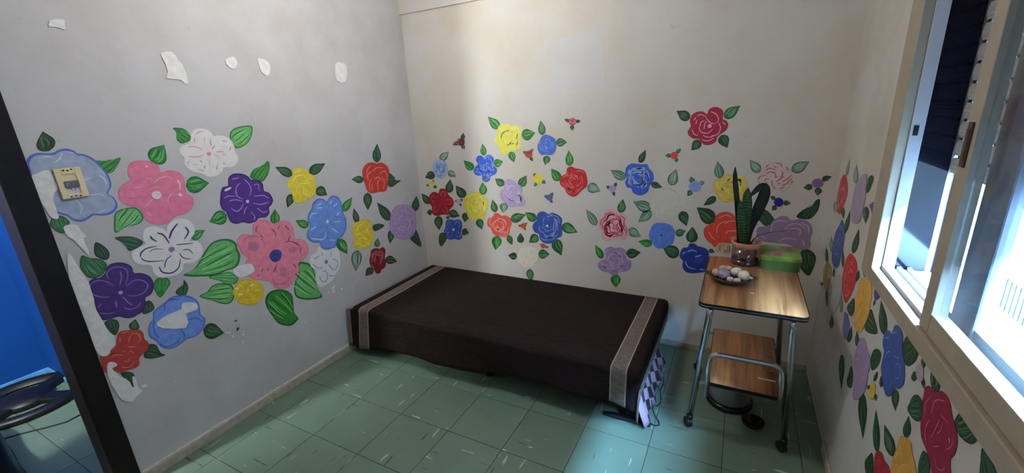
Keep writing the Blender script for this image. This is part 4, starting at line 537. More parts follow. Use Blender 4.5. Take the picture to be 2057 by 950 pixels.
def leaf(w, parent, tone, d, off, rnd):
    mats = [paint(c) for c in TONES[tone]]
    if len(d) == 6:
        b, t, s = (d[0] / 2000., d[1] / 2000.), (d[2] / 2000., d[3] / 2000.), (d[4] / 2000., d[5] / 2000.)
        ax = (t[0] - b[0], t[1] - b[1]); n = 11; V = []; Fc = []; mi = []
        n = 15; bend = rnd.choice((-1, 1)) * rnd.uniform(0.10, 0.25); cols = (-1, -0.78, 0.0, 0.76, 1)
        def pt(u, c):
            pf = 1.06 * math.sin(math.pi * u ** 0.70) ** 0.82 * (1 - 0.30 * max(0, u - 0.55) / 0.45) if 0 < u < 1 else 0.0
            k = c * pf + bend * (u ** 3 - 0.6 * u)
            return (b[0] + ax[0] * u + s[0] * k, b[1] + ax[1] * u + s[1] * k)
        for i in range(n):
            for c in cols:
                p = pt(i / (n - 1), c); V.append(wmap(w, p[0], p[1], off))
        m = len(cols)
        for i in range(n - 1):
            for k in range(m - 1):
                Fc.append((i * m + k, i * m + k + 1, (i + 1) * m + k + 1, (i + 1) * m + k)); mi.append(0 if k in (0, m - 2) or i in (0, n - 2) else 1)
        res = []; hw = math.hypot(*s); ln = math.hypot(*ax)
        if ln > 0.016:
            for k, c in enumerate((-0.5, -0.2, 0.1, 0.4) if ln > 0.03 else (-0.3, 0.25)):
                c += rnd.uniform(-.1, .1); u0, u1 = rnd.uniform(.12, .3), rnd.uniform(.6, .85)
                res.append((max(0.0009, hw * rnd.uniform(0.12, 0.24)), TONES[tone][2 if k % 2 == 0 else 0 if rnd.random() < 0.4 else 2], [pt(u0 + (u1 - u0) * q / 3, c + 0.1 * math.sin(q * 1.5)) for q in range(4)]))
        mk('leaf', V, Fc, mats, parent, mi, org=wmap(w, b[0], b[1], off))
        return res
    else:
        P = catmull(pairs(d), 3)
        ph = rnd.randrange(len(P))
        def rm(r_, k):
            if r_ == 0: return 0
            return 1
        disc('leaf', w, P, off, mats, (1.0, 0.90, 0.5), parent, rm)
        C = centroid(P); tip = max(P, key=lambda p: math.hypot(p[0] - C[0], p[1] - C[1]))
        ax = (tip[0] - C[0], tip[1] - C[1]); al = math.hypot(*ax); ax = (ax[0] / al, ax[1] / al); sd = (-ax[1], ax[0])
        lo = min((p[0] - C[0]) * ax[0] + (p[1] - C[1]) * ax[1] for p in P); hw = max(abs((p[0] - C[0]) * sd[0] + (p[1] - C[1]) * sd[1]) for p in P)
        res = []
        for k in range(9):
            q = -0.72 + 0.18 * k + rnd.uniform(-.05, .05); t0 = rnd.uniform(0.60, 0.8) * math.sqrt(max(0.1, 1 - q * q)); t1 = rnd.uniform(0.25, 0.62)
            pts = []
            for t in (0, .33, .66, 1):
                v = lo * t0 * (1 - t) + al * t1 * t; sp_ = q * hw * 0.85 * (1 - 0.62 * max(0, v / al)) + math.sin(t * 3 + k) * hw * 0.04
                pts.append((C[0] + ax[0] * v + sd[0] * sp_, C[1] + ax[1] * v + sd[1] * sp_))
            res.append((max(0.0012, hw * rnd.uniform(0.04, 0.09)), TONES[tone][2 if k % 3 != 1 else 0], pts))
        return res
for fi, (w, label, body, rim, ol, leaves, strokes, auto, centre) in enumerate(FLOWERS):
    rnd = random.Random(100 + fi); base = 0.0006 + 0.000008 * fi
    P = catmull(pairs(ol), 3); C = centroid(P)
    bodyc = paint(body); rimc = paint(rim) if rim else paint(tuple(int(v * 0.9) for v in body))
    lightc = paint(tuple(min(235, int(v * 1.08 + 6)) for v in body))
    ph = rnd.randrange(7)
    def rm(r_, k): return 0 if r_ == 0 else 1
    fo = disc('painted_flower', w, P, base + 0.0004, [rimc, bodyc, lightc], (1.0, 0.94 if rim else 0.975, 0.7, 0.4), WALLS[w], rm, label=label)
    extra = []
    for tone, d in leaves: extra += leaf(w, fo, tone, d, base, rnd) or []
    V, Fc, mi, cols = [], [], [], []
    def add(width, col, pts):
        if col not in cols: cols.append(col)
        mi.extend([cols.index(col)] * stroke_geo(w, pts, width, base + 0.0008, V, Fc))
    for wd, col, pts in extra: add(wd, col, pts)
    for wd, col, pts in strokes: add(wd * 1.25 / 2000.0, tuple(col), pairs(pts))
    if auto:
        rad = [math.hypot(p[0] - C[0], p[1] - C[1]) for p in P]; n = len(P); mean = sum(rad) / n
        if auto[0] == 'rose':
            for k in range(int(auto[1] * 1.5)):
                s0 = rnd.uniform(0.22, 0.84); i0 = rnd.randrange(n); span = max(3, int(n * rnd.uniform(0.10, 0.24) / (0.5 + s0 * 0.6)))
                ds = rnd.uniform(-0.14, 0.14)
                cc = (C[0] + rnd.uniform(-.12, .12) * mean, C[1] + rnd.uniform(-.12, .12) * mean)
                pts = []
                for q in range(4):
                    p = P[(i0 + int(span * q / 3)) % n]; s = s0 + ds * q / 3
                    pts.append((cc[0] + (p[0] - C[0]) * s, cc[1] + (p[1] - C[1]) * s))
                add(min(0.007, max(0.0012, mean * rnd.uniform(0.07, 0.14))), tuple(auto[2]), pts)
        else:
            mx = [i for i in range(n) if rad[i] == max(rad[(i + d) % n] for d in range(-4, 5))]
            for i in mx:
                pts = [(C[0] + (P[(i + d) % n][0] - C[0]) * s, C[1] + (P[(i + d) % n][1] - C[1]) * s) for d, s in ((-3, 0.5), (-2, 0.76), (0, 0.8), (2, 0.76), (3, 0.5))]
                add(max(0.0014, mean * 0.07), tuple(auto[1]), pts)
    if V: mk('brush_strokes', V, Fc, [paint(c) for c in cols], fo, mi, org=wmap(w, C[0], C[1], base + 0.0008), kind='stuff')
    if centre:
        u, v, r_, col = centre; u, v, r_ = u / 2000., v / 2000., r_ / 2000.
        Pc = [(u + r_ * (1 + 0.06 * math.sin(3 * a)) * math.cos(a), v + r_ * math.sin(a)) for a in [2 * math.pi * k / 16 for k in range(16)]]
        disc('flower_centre', w, Pc, base + 0.0012, [paint(col), paint(tuple(int(x * 0.88) for x in col))], (1.0, 0.6), fo, lambda r_, k: 1 if r_ and k % 5 < 2 else 0)
for pi_, (label, d) in enumerate(PATCHES):
    rnd = random.Random(pi_); P = catmull(pairs(d), 2)
    P = [(p[0] + rnd.uniform(-.0012, .0012), p[1] + rnd.uniform(-.0012, .0012)) for p in P]
    V3 = [wmap('L', p[0], p[1], 0.0030) for p in P]
    tri = tessellate_polygon([[Vector(v) for v in V3]])
    mk('filler_patch', V3, [tuple(t) for t in tri], M_filler, wall_left, org=V3[0], label=label)
V, Fc = [], []
for k, (u, v, r_) in enumerate(SPLATS):
    rnd = random.Random(k); b = len(V); an = rnd.uniform(0, 3)
    for q in range(8):
        a = 2 * math.pi * q / 8; x, y = r_ / 2000. * math.cos(a) * rnd.uniform(0.9, 1.5), r_ / 2000. * math.sin(a) * rnd.uniform(0.5, 0.8)
        V.append(wmap('L', u / 2000. + x * math.cos(an) - y * math.sin(an), v / 2000. + x * math.sin(an) + y * math.cos(an), 0.0022))
    Fc.append(tuple(range(b, b + 8)))
mk('paint_splatter', V, Fc, M_filler, wall_left, kind='stuff')
disc('repair_square', 'B', catmull([(1.13, 1.907), (1.30, 1.918), (1.458, 1.924), (1.476, 1.76), (1.476, 1.609), (1.30, 1.60), (1.139, 1.601), (1.13, 1.75)], 2), 0.0004, [M_repair], (1.0, 0.6), wall_back, lambda r_, k: 0)

# ------------------------------------------------------------------ wall switch
M_ivory = plain('ivory_plastic', (222, 205, 160), 0.4, k=1.2, noise=0.05)
M_greyp = plain('grey_plastic', (112, 104, 112), 0.5); M_whitep = plain('white_plastic', (215, 212, 208), 0.5)
sw = empty('wall_switch', (0, -1.993, 1.28), 'cream wall switch plate with a grey rocker on the grey-blue painted flower', 'switch')
boxes('plate', [(0.002, 0.010, -2.031, -2.012, 1.281, 1.393), (0.002, 0.010, -1.974, -1.955, 1.281, 1.393), (0.002, 0.010, -2.012, -1.974, 1.371, 1.393), (0.002, 0.010, -2.012, -1.974, 1.281, 1.294)], M_ivory, sw, bev=0.0015)
box('insert', 0.002, 0.0065, -2.012, -1.974, 1.345, 1.371, M_ivory, sw)
box('socket_panel', 0.002, 0.006, -2.012, -1.974, 1.294, 1.345, M_whitep, sw)
rk = box('rocker', 0.0065, 0.013, -2.0145, -1.972, 1.322, 1.346, M_greyp, sw, bev=0.002)
box('rocker_slot', 0.013, 0.0136, -2.012, -2.000, 1.333, 1.339, M_blackg, rk)
for yy, zz in ((-2.005, 1.386), (-1.993, 1.384), (-1.982, 1.387), (-2.006, 1.287), (-1.993, 1.289), (-1.980, 1.287)):
    box('screw', 0.010, 0.0112, yy - 0.0028, yy + 0.0028, zz - 0.0028, zz + 0.0028, M_brown, sw, bev=0.0008)
for yy in (-1.998, -1.988):
    box('pin_slot', 0.006, 0.0066, yy - 0.0012, yy + 0.0012, 1.308, 1.319, M_blackg, sw)

# ------------------------------------------------------------------ bed
BX0, BX1, BY0, BY1, BZ = 0.055, 1.895, -0.845, -0.012, 0.312
M_mat = plain('mattress_ticking', (120, 112, 118), 0.9); M_frame = plain('dark_bed_frame', (40, 32, 28), 0.5)
bed = empty('bed', ((BX0 + BX1) / 2, -0.43, 0), 'low single bed against the painted walls under a brown blanket', 'bed')
box('mattress', BX0 + 0.012, BX1 - 0.012, BY0 + 0.012, BY1 - 0.005, 0.16, BZ - 0.004, M_mat, bed, bev=0.02)
box('bed_base', BX0 + 0.02, BX1 - 0.02, BY0 + 0.03, BY1 - 0.01, 0.105, 0.158, M_frame, bed, bev=0.004)
for lx in (0.12, 1.02, 1.82):
    for ly in (-0.76, -0.09):
        lathe('leg', [(0.0, 0.0), (0.022, 0.0), (0.022, 0.03), (0.016, 0.04), (0.016, 0.105), (0.0, 0.105)], lx, ly, M_black, bed, n=12)
def fabric(name, col, col2, scale, rough=0.95, k=1.0):
    m, N, L, b = new_mat(name)
    tc = N.new('ShaderNodeTexCoord'); nz = N.new('ShaderNodeTexNoise'); nz.inputs['Scale'].default_value = scale; nz.inputs['Detail'].default_value = 6
    mp = N.new('ShaderNodeMapping'); mp.inputs['Scale'].default_value = (1, 5, 5)
    L.new(tc.outputs['Object'], mp.inputs['Vector']); L.new(mp.outputs[0], nz.inputs['Vector'])
    rp = N.new('ShaderNodeValToRGB'); rp.color_ramp.elements[0].position = 0.35; rp.color_ramp.elements[1].position = 0.7
    rp.color_ramp.elements[0].color = rgb(col, k); rp.color_ramp.elements[1].color = rgb(col2, k)
    L.new(nz.outputs['Fac'], rp.inputs['Fac']); L.new(rp.outputs['Color'], b.inputs['Base Color'])
    b.inputs['Roughness'].default_value = rough; b.inputs['Specular IOR Level'].default_value = 0.15; b.inputs['Sheen Weight'].default_value = 0.0
    w2 = N.new('ShaderNodeTexNoise'); w2.inputs['Scale'].default_value = 350; L.new(tc.outputs['Object'], w2.inputs['Vector'])
    bp = N.new('ShaderNodeBump'); bp.inputs['Strength'].default_value = 0.25; bp.inputs['Distance'].default_value = 0.002
    L.new(w2.outputs['Fac'], bp.inputs['Height']); L.new(bp.outputs['Normal'], b.inputs['Normal'])
    return m
M_blk = fabric('brown_blanket', (30, 22, 22), (43, 32, 31), 22, k=1.0)
M_str = fabric('taupe_stripe', (96, 85, 80), (124, 111, 105), 40, k=1.1)
M_stre = fabric('pale_stripe_edge', (150, 138, 130), (166, 154, 146), 60, k=1.1)
random.seed(11)
# cloth parameters: s along the bed, t across; overhang beyond the bed edges folds down
s_cuts = [-0.105, -0.100, -0.055, -0.050, -0.035, -0.015, 0.0, 0.02, 0.050, 0.056, 0.128, 0.134, 0.16]
s_cuts += [0.16 + k * (1.70 - 0.16) / 44 for k in range(1, 44)]
s_cuts += [1.70, 1.722, 1.728, 1.796, 1.802, 1.82, 1.84, 1.86, 1.88, 1.90, 1.92, 1.935, 1.940, 1.985, 1.990]
def s_mat(s):
    if -0.100 < s < -0.055 or 0.056 < s < 0.128 or 1.728 < s < 1.796 or 1.940 < s < 1.985: return 1
    if -0.105 < s < -0.050 or 0.050 < s < 0.134 or 1.722 < s < 1.802 or s > 1.935: return 2
    return 0
LEN, WID = BX1 - BX0, BY1 - BY0
NT_TOP, NT_DROP = 26, 13
def hem(s):      # drop length of the front
    pts = [(-0.2, 0.27), (0.05, 0.285), (0.20, 0.262), (0.30, 0.248), (0.55, 0.256), (0.80, 0.242), (1.05, 0.222), (1.25, 0.200), (1.42, 0.194), (1.60, 0.206), (1.74, 0.196), (1.84, 0.222), (1.93, 0.262), (2.1, 0.292)]
    for (a, b), (c, d) in zip(pts, pts[1:]):
        if s <= c: return b + (d - b) * (s - a) / (c - a)
    return pts[-1][1]
def bendxy(d, R=0.022):  # distance past edge -> (outward, drop)
    if d <= 0: return 0.0, 0.0
    q = R * math.pi / 2
    if d < q:
        a = d / R; return R * math.sin(a), R * (1 - math.cos(a))
    return R, R + (d - q)
def cloth(s, t, tdrop):
    """s: 0..LEN on top; t: 0..WID on top (0 back, WID front edge), tdrop = past front edge"""
    a = max(0.0, s - LEN) if s > LEN else (max(0.0, -s) if s < 0 else 0.0)
    sg = 1 if s > LEN else -1
    b = max(0.0, tdrop)
    xb = min(max(s, 0), LEN); yb = min(t, WID)
    x, y, z = BX0 + xb, BY1 - yb, BZ + 0.004
    if a > 0 and b > 0:
        r = math.hypot(a, b) if sg > 0 else max(a, b)
        ph = math.atan2(b, a); o, d = bendxy(max(a, b) * 0.72 + r * 0.28)
        fl = 0.10 * max(0, r - 0.03) * math.sin(2 * ph)
        x += sg * (o * math.cos(ph) + fl * 0.55); y -= o * math.sin(ph) + fl * 0.75; z -= d
        if sg < 0:
            o, d = bendxy(b); x = BX0 - a * 0.40; y = BY1 - yb - o - a * 0.22 - max(0, b - 0.05) * 0.10; z = BZ + 0.004 - d
    elif a > 0:
        o, d = bendxy(a); x += sg * o; z -= d
    elif b > 0:
        o, d = bendxy(b); y -= o; z -= d
        w = 0.010 * math.sin(s * 9.0 + 0.7) + 0.006 * math.sin(s * 21.0)
        y -= max(0, b - 0.05) * (0.10 + w * 5)
    if a == 0 and b == 0:
        z += 0.0022 * math.sin(7 * s + 5 * t) * math.sin(4 * t) + 0.0016 * math.sin(23 * s - 11 * t) * math.exp(-((s - 0.75) ** 2) / 0.1 - ((t - 0.5) ** 2) / 0.05) * 2.2
        z -= 0.006 * math.sin(math.pi * min(max(s / LEN, 0), 1)) * math.sin(math.pi * t / WID)
    if sg < 0 and a > 0: x = max(x, 0.0135)
    return (x, min(y, -0.004), max(z, 0.012))
V, Fc, mi = [], [], []
trow = [(WID * k / NT_TOP, 0.0) for k in range(NT_TOP + 1)]
for s in s_cuts:
    for t, d in trow: V.append(cloth(s, t, 0.0))
    h = hem(s)
    for k in range(1, NT_DROP + 1): V.append(cloth(s, WID, h * k / NT_DROP))
NR = NT_TOP + 1 + NT_DROP
for i in range(len(s_cuts) - 1):
    sm = s_mat((s_cuts[i] + s_cuts[i + 1]) / 2)
    for k in range(NR - 1):
        Fc.append((i * NR + k, i * NR + k + 1, (i + 1) * NR + k + 1, (i + 1) * NR + k)); mi.append(sm)
blanket = mk('blanket', V, Fc, [M_blk, M_str, M_stre], None, mi, smooth=True, org=((BX0 + BX1) / 2, -0.43, BZ), label='dark brown blanket with taupe bands near both ends spread over the low bed', cat='blanket')
sol = blanket.modifiers.new('thickness', 'SOLIDIFY'); sol.thickness = 0.003; sol.offset = 1.0
# lilac sheet hanging at the foot of the bed
def checker_fabric():
    m, N, L, b = new_mat('lilac_checked_cotton')
    tc = N.new('ShaderNodeTexCoord'); mp = N.new('ShaderNodeMapping'); mp.inputs['Rotation'].default_value = (0.35, 0, 0); mp.inputs['Location'].default_value = (0, 0.03, 0.0)
    L.new(tc.outputs['Object'], mp.inputs['Vector'])
    sp = N.new('ShaderNodeSeparateXYZ'); L.new(mp.outputs[0], sp.inputs[0])
    cb = N.new('ShaderNodeCombineXYZ'); L.new(sp.outputs[1], cb.inputs[0]); L.new(sp.outputs[2], cb.inputs[1])
    ck = N.new('ShaderNodeTexChecker'); ck.inputs['Scale'].default_value = 19; L.new(cb.outputs[0], ck.inputs['Vector'])
    # checks only on the part towards the wall
    gt = N.new('ShaderNodeMath'); gt.operation = 'GREATER_THAN'; gt.inputs[1].default_value = 0.05; L.new(sp.outputs[1], gt.inputs[0])
    mul = N.new('ShaderNodeMath'); mul.operation = 'MULTIPLY'; L.new(ck.outputs['Fac'], mul.inputs[0]); L.new(gt.outputs[0], mul.inputs[1])
    mx = N.new('ShaderNodeMix'); mx.data_type = 'RGBA'; L.new(mul.outputs[0], mx.inputs['Factor'])
    mx.inputs[6].default_value = rgb((160, 134, 150), 1.0); mx.inputs[7].default_value = rgb((42, 32, 44), 1.0)
    L.new(mx.outputs[2], b.inputs['Base Color']); b.inputs['Roughness'].default_value = 0.9
    return m
M_sheet = checker_fabric()
V, Fc = [], []
ny, nz_ = 26, 12
for i in range(ny + 1):
    y = -0.855 + 0.54 * i / ny
    lo = 0.012 + max(0, (y + 0.62)) * 0.16
    for k in range(nz_ + 1):
        t = k / nz_; z = 0.235 + (lo - 0.235) * t
        x = BX1 + 0.006 + 0.085 * max(0, t - 0.36) ** 1.1 + 0.016 * math.sin(y * 38 + 0.6) * max(0, t - 0.36)
        yy = y
        V.append((x, yy, z))
for i in range(ny):
    for k in range(nz_): Fc.append((i * (nz_ + 1) + k, i * (nz_ + 1) + k + 1, (i + 1) * (nz_ + 1) + k + 1, (i + 1) * (nz_ + 1) + k))
sheet = mk('bed_sheet', V, Fc, M_sheet, smooth=True, org=(1.93, -0.80, 0.10), label='lilac checked sheet hanging to the floor at the foot of the bed', cat='sheet')
sm_ = sheet.modifiers.new('thickness', 'SOLIDIFY'); sm_.thickness = 0.0015
tube('sheet_tie', [Vector(p) for p in ((1.955, -0.735, 0.09), (1.962, -0.735, 0.04), (1.975, -0.742, 0.012), (2.000, -0.770, 0.005), (2.006, -0.795, 0.005), (1.985, -0.808, 0.005), (1.962, -0.800, 0.006), (1.955, -0.79, 0.010))], 0.0028, M_black, sheet, n=6)
tube('sheet_tie', [Vector(p) for p in ((1.962, -0.56, 0.19), (1.985, -0.575, 0.16), (1.990, -0.60, 0.11), (1.978, -0.61, 0.07))], 0.003, M_black, sheet, n=6)
tube('sheet_tie', [Vector(p) for p in ((1.968, -0.66, 0.13), (1.988, -0.67, 0.10), (1.992, -0.68, 0.05), (1.975, -0.70, 0.035))], 0.003, M_black, sheet, n=6)
# black strap of cloth on the floor
V, Fc = [], []
pth = [(1.735, -0.825, 0.020), (1.775, -0.818, 0.016), (1.815, -0.816, 0.020), (1.86, -0.808, 0.018), (1.905, -0.812, 0.014), (1.945, -0.815, 0.012), (1.968, -0.818, 0.005)]
wds = [0.010, 0.020, 0.024, 0.026, 0.026, 0.020, 0.004]
for (x, y, z), wd in zip(pth, wds):
    for q in range(8):
        a = 2 * math.pi * q / 8
        V.append((x, y + wd * math.cos(a), max(0.001, z * 0.5 + 0.010 * math.sin(a))))
for i in range(len(pth) - 1):
    for q in range(8): Fc.append((i * 8 + q, i * 8 + (q + 1) % 8, (i + 1) * 8 + (q + 1) % 8, (i + 1) * 8 + q))
Fc += [tuple(range(8))[::-1], tuple(range(48, 56))]
mk('cloth_strap', V, Fc, M_black, smooth=True, label='black strip of cloth lying on the floor below the blanket corner', cat='cloth')

# ------------------------------------------------------------------ utility cart
cart = empty('utility_cart', (2.335, -0.52, 0), 'small wood-topped chrome cart on casters in the corner by the window', 'cart')
TZ = 0.72
def rrect(x0, x1, y0, y1, r, n=6):
    P = []
    for cx, cy, a0 in ((x1 - r, y1 - r, 0), (x0 + r, y1 - r, 90), (x0 + r, y0 + r, 180), (x1 - r, y0 + r, 270)):
        for k in range(n + 1):
            a = math.radians(a0 + 90 * k / n); P.append((cx + r * math.cos(a), cy + r * math.sin(a)))
    return P
def slab(name, P, z0, z1, mat, parent, inset=0.0, **kw):
    n = len(P); V = [(x, y, z0) for x, y in P] + [(x, y, z1) for x, y in P]
    Fc = [(k, (k + 1) % n, n + (k + 1) % n, n + k) for k in range(n)] + [tuple(range(n))[::-1], tuple(range(n, 2 * n))]
    return mk(name, V, Fc, mat, parent, **kw)
def shell(name, P, Q, z0, z1, mat, parent, **kw):   # ring between outlines P (outer) and Q (inner)
    n = len(P); V = [(x, y, z0) for x, y in P] + [(x, y, z1) for x, y in P] + [(x, y, z1) for x, y in Q] + [(x, y, z0) for x, y in Q]
    Fc = []
    for k in range(n):
        k2 = (k + 1) % n
        for a, b in ((0, 1), (1, 2), (2, 3), (3, 0)): Fc.append((a * n + k, a * n + k2, b * n + k2, b * n + k))
    return mk(name, V, Fc, mat, parent, **kw)
tx0, tx1, ty0, ty1 = 2.140, 2.528, -0.876, -0.245
top = slab('table_top', rrect(tx0 + .004, tx1 - .004, ty0 + .004, ty1 - .004, 0.028), TZ - 0.016, TZ, M_wood, cart)
band = shell('edge_band', rrect(tx0, tx1, ty0, ty1, 0.032), rrect(tx0 + .0045, tx1 - .0045, ty0 + .0045, ty1 - .0045, 0.0275), TZ - 0.020, TZ - 0.0012, M_blackg, top)
shell('edge_bead', rrect(tx0 - .002, tx1 + .002, ty0 - .002, ty1 + .002, 0.034), rrect(tx0, tx1, ty0, ty1, 0.032), TZ - 0.012, TZ - 0.008, M_chrome, top)
SZ = 0.30
sx0, sx1, sy0, sy1 = 2.198, 2.482, -0.785, -0.255
shf = slab('lower_shelf', rrect(sx0, sx1, sy0, sy1, 0.01, 3), SZ - 0.014, SZ, M_wood, cart)
shell('edge_band', rrect(sx0 - .003, sx1 + .003, sy0 - .003, sy1 + .003, 0.012, 3), rrect(sx0 + .0005, sx1 - .0005, sy0 + .0005, sy1 - .0005, 0.01, 3), SZ - 0.018, SZ - 0.001, M_blackg, shf)
for xt, xb in ((2.188, 2.136), (2.480, 2.522)):
    tube('side_frame', fillet([(xb, -0.735, 0.058), (xt, -0.842, 0.688), (xt, -0.300, 0.688), (xb, -0.245, 0.058)], 0.05, 8), 0.0132, M_chrome, cart, n=14)
tube('guard_bar', fillet([(2.198, -0.796, 0.235), (2.200, -0.796, 0.452), (2.472, -0.796, 0.452), (2.482, -0.796, 0.245)], 0.045, 8), 0.0118, M_chrome, cart, n=14)
box('cross_bar', 2.150, 2.510, -0.778, -0.762, 0.272, 0.284, M_chrome, cart, bev=0.003)
box('cross_bar', 2.150, 2.510, -0.275, -0.259, 0.272, 0.284, M_chrome, cart, bev=0.003)
for x, y in ((2.135, -0.738), (2.523, -0.738), (2.135, -0.243), (2.523, -0.243)):
    bm = bmesh.new()
    r = bmesh.ops.create_cone(bm, cap_ends=True, segments=20, radius1=0.025, radius2=0.025, depth=0.020)
    bmesh.ops.rotate(bm, verts=bm.verts, cent=(0, 0, 0), matrix=Matrix.Rotation(math.pi / 2, 3, 'Y'))
    bmesh.ops.rotate(bm, verts=bm.verts, cent=(0, 0, 0), matrix=Matrix.Rotation(0.6, 3, 'Z'))
    bmesh.ops.translate(bm, verts=bm.verts, vec=(x - 0.006, y, 0.0255))
    cs = mkbm('caster', bm, M_black, cart, org=(x, y, 0))
    lathe('caster_fork', [(0.0, 0.066), (0.015, 0.066), (0.016, 0.046), (0.013, 0.040), (0.0, 0.040)], x, y, M_blackg, cs, n=12)
# small staple-like scratch plate on the table top
box('top_mark', 2.330, 2.346, -0.700, -0.695, TZ, TZ + 0.0006, M_whitep, top)

# ------------------------------------------------------------------ potted plant
PX, PY = 2.306, -0.318
plant = empty('potted_plant', (PX, PY, TZ), 'snake plant in a scalloped terracotta pot on the cart', 'plant')
M_terra = plain('terracotta', (150, 82, 58), 0.7, k=1.15, noise=0.18, nscale=25, bump=0.2)
M_terral = plain('terracotta_rim', (172, 112, 84), 0.6, k=1.15, noise=0.15, nscale=25)
M_soil = plain('dark_soil', (34, 26, 20), 0.95, noise=0.4, nscale=60, bump=0.8, bscale=120)
M_smoke = plain('smoked_plastic', (40, 32, 34), 0.12, noise=0.1, coat=0.6)
lathe('pot', [(0.0, 0.724), (0.043, 0.724), (0.052, 0.812), (0.055, 0.826), (0.050, 0.826), (0.046, 0.810), (0.0, 0.806)], PX, PY, M_terra, plant, n=40)
lathe('scalloped_rim', [(0.053, 0.806), (0.064, 0.812), (0.069, 0.838), (0.064, 0.839), (0.055, 0.832), (0.052, 0.812)], PX, PY, M_terral, plant, n=72, wav=lambda j, a: (0.0, 0.0045 * math.sin(12 * a) if j in (0, 1) else 0.0))
lathe('soil', [(0.051, 0.818), (0.03, 0.826), (0.0, 0.829)], PX, PY, M_soil, plant, n=24)
lathe('saucer', [(0.0, 0.7205), (0.058, 0.7205), (0.060, 0.724), (0.0615, 0.748), (0.059, 0.748), (0.057, 0.727), (0.0, 0.725)], PX, PY, M_smoke, plant, n=40)
def clear_cup():
    m, N, L, b = new_mat('clear_plastic')
    N.remove(b)
    tr = N.new('ShaderNodeBsdfTransparent'); tr.inputs['Color'].default_value = (0.80, 0.76, 0.74, 1)
    gl = N.new('ShaderNodeBsdfGlossy'); gl.inputs['Roughness'].default_value = 0.08; gl.inputs['Color'].default_value = (0.8, 0.8, 0.8, 1)
    mx = N.new('ShaderNodeMixShader'); mx.inputs[0].default_value = 0.12
    L.new(tr.outputs[0], mx.inputs[1]); L.new(gl.outputs[0], mx.inputs[2]); L.new(mx.outputs[0], N['Material Output'].inputs['Surface'])
    return m
lathe('clear_cup', [(0.0605, 0.746), (0.0625, 0.808), (0.0615, 0.808), (0.0595, 0.746)], PX, PY, clear_cup(), plant, n=40)
def leaf_mat():
    m, N, L, b = new_mat('snake_plant_leaf')
    tc = N.new('ShaderNodeTexCoord'); wv = N.new('ShaderNodeTexWave'); wv.wave_type = 'BANDS'; wv.bands_direction = 'Z'
    wv.inputs['Scale'].default_value = 22; wv.inputs['Distortion'].default_value = 6; wv.inputs['Detail'].default_value = 3; wv.inputs['Detail Scale'].default_value = 3
    L.new(tc.outputs['Object'], wv.inputs['Vector'])
    rp = N.new('ShaderNodeValToRGB'); rp.color_ramp.elements[0].color = rgb((20, 36, 22), 1.1); rp.color_ramp.elements[1].color = rgb((54, 84, 40), 1.1)
    L.new(wv.outputs['Fac'], rp.inputs['Fac']); L.new(rp.outputs['Color'], b.inputs['Base Color']); b.inputs['Roughness'].default_value = 0.6; b.inputs['Specular IOR Level'].default_value = 0.25
    return m
M_leaf = leaf_mat(); M_leafd = plain('dark_plant_leaf', (22, 34, 26), 0.6, noise=0.3, nscale=30, spec=0.25)
def blade(pts, wds, mat, nrm=(0.1, -1, 0.25), label=None):
    P3 = [Vector(p) for p in pts]
    # smooth resample
    res, rw = [], []
    for i in range(len(P3) - 1):
        for k in range(4):
            t = k / 4; p0, p1, p2, p3 = P3[max(i - 1, 0)], P3[i], P3[i + 1], P3[min(i + 2, len(P3) - 1)]
            res.append(0.5 * (2 * p1 + (p2 - p0) * t + (2 * p0 - 5 * p1 + 4 * p2 - p3) * t * t + (3 * p1 - p0 - 3 * p2 + p3) * t ** 3)); rw.append(wds[i] + (wds[i + 1] - wds[i]) * t)
    res.append(P3[-1]); rw.append(wds[-1])
    V, Fc = [], []; N0 = Vector(nrm)
    for i, p in enumerate(res):
        t = (res[min(i + 1, len(res) - 1)] - res[max(i - 1, 0)]).normalized()
        sd = t.cross(N0).normalized(); nn = sd.cross(t).normalized()
        for c, d in ((-1, 0.35), (-0.5, 0.08), (0, 0.0), (0.5, 0.08), (1, 0.35)):
            V.append(p + sd * c * rw[i] + nn * d * rw[i] * 0.8 * (1 if c else 1))
        for c, d in ((1, 0.35), (0, 0.0), (-1, 0.35)):
            V.append(p + sd * c * rw[i] * 0.98 + nn * (d * rw[i] * 0.8) - nn * 0.0035 * (1 if c == 0 else 0.3))
    for i in range(len(res) - 1):
        for k in range(8): Fc.append((i * 8 + k, i * 8 + (k + 1) % 8, (i + 1) * 8 + (k + 1) % 8, (i + 1) * 8 + k))
    return mk('leaf', V, Fc, mat, plant, smooth=True, org=tuple(P3[0]), label=label)
blade([(2.276, -0.322, 0.822), (2.266, -0.330, 0.90), (2.254, -0.332, 0.98), (2.244, -0.331, 1.05), (2.232, -0.330, 1.12), (2.226, -0.330, 1.17), (2.224, -0.330, 1.206)], [0.011, 0.011, 0.0115, 0.012, 0.012, 0.009, 0.0008], M_leafd, label='tall narrow upright leaf')
blade([(2.300, -0.325, 0.822), (2.294, -0.332, 0.90), (2.292, -0.338, 0.98), (2.288, -0.336, 1.04), (2.286, -0.332, 1.08), (2.288, -0.330, 1.107)], [0.013, 0.019, 0.022, 0.022, 0.016, 0.001], M_leaf)
blade([(2.290, -0.335, 0.822), (2.280, -0.348, 0.90), (2.270, -0.352, 0.97), (2.262, -0.350, 1.02), (2.258, -0.348, 1.05)], [0.013, 0.019, 0.020, 0.012, 0.001], M_leaf)
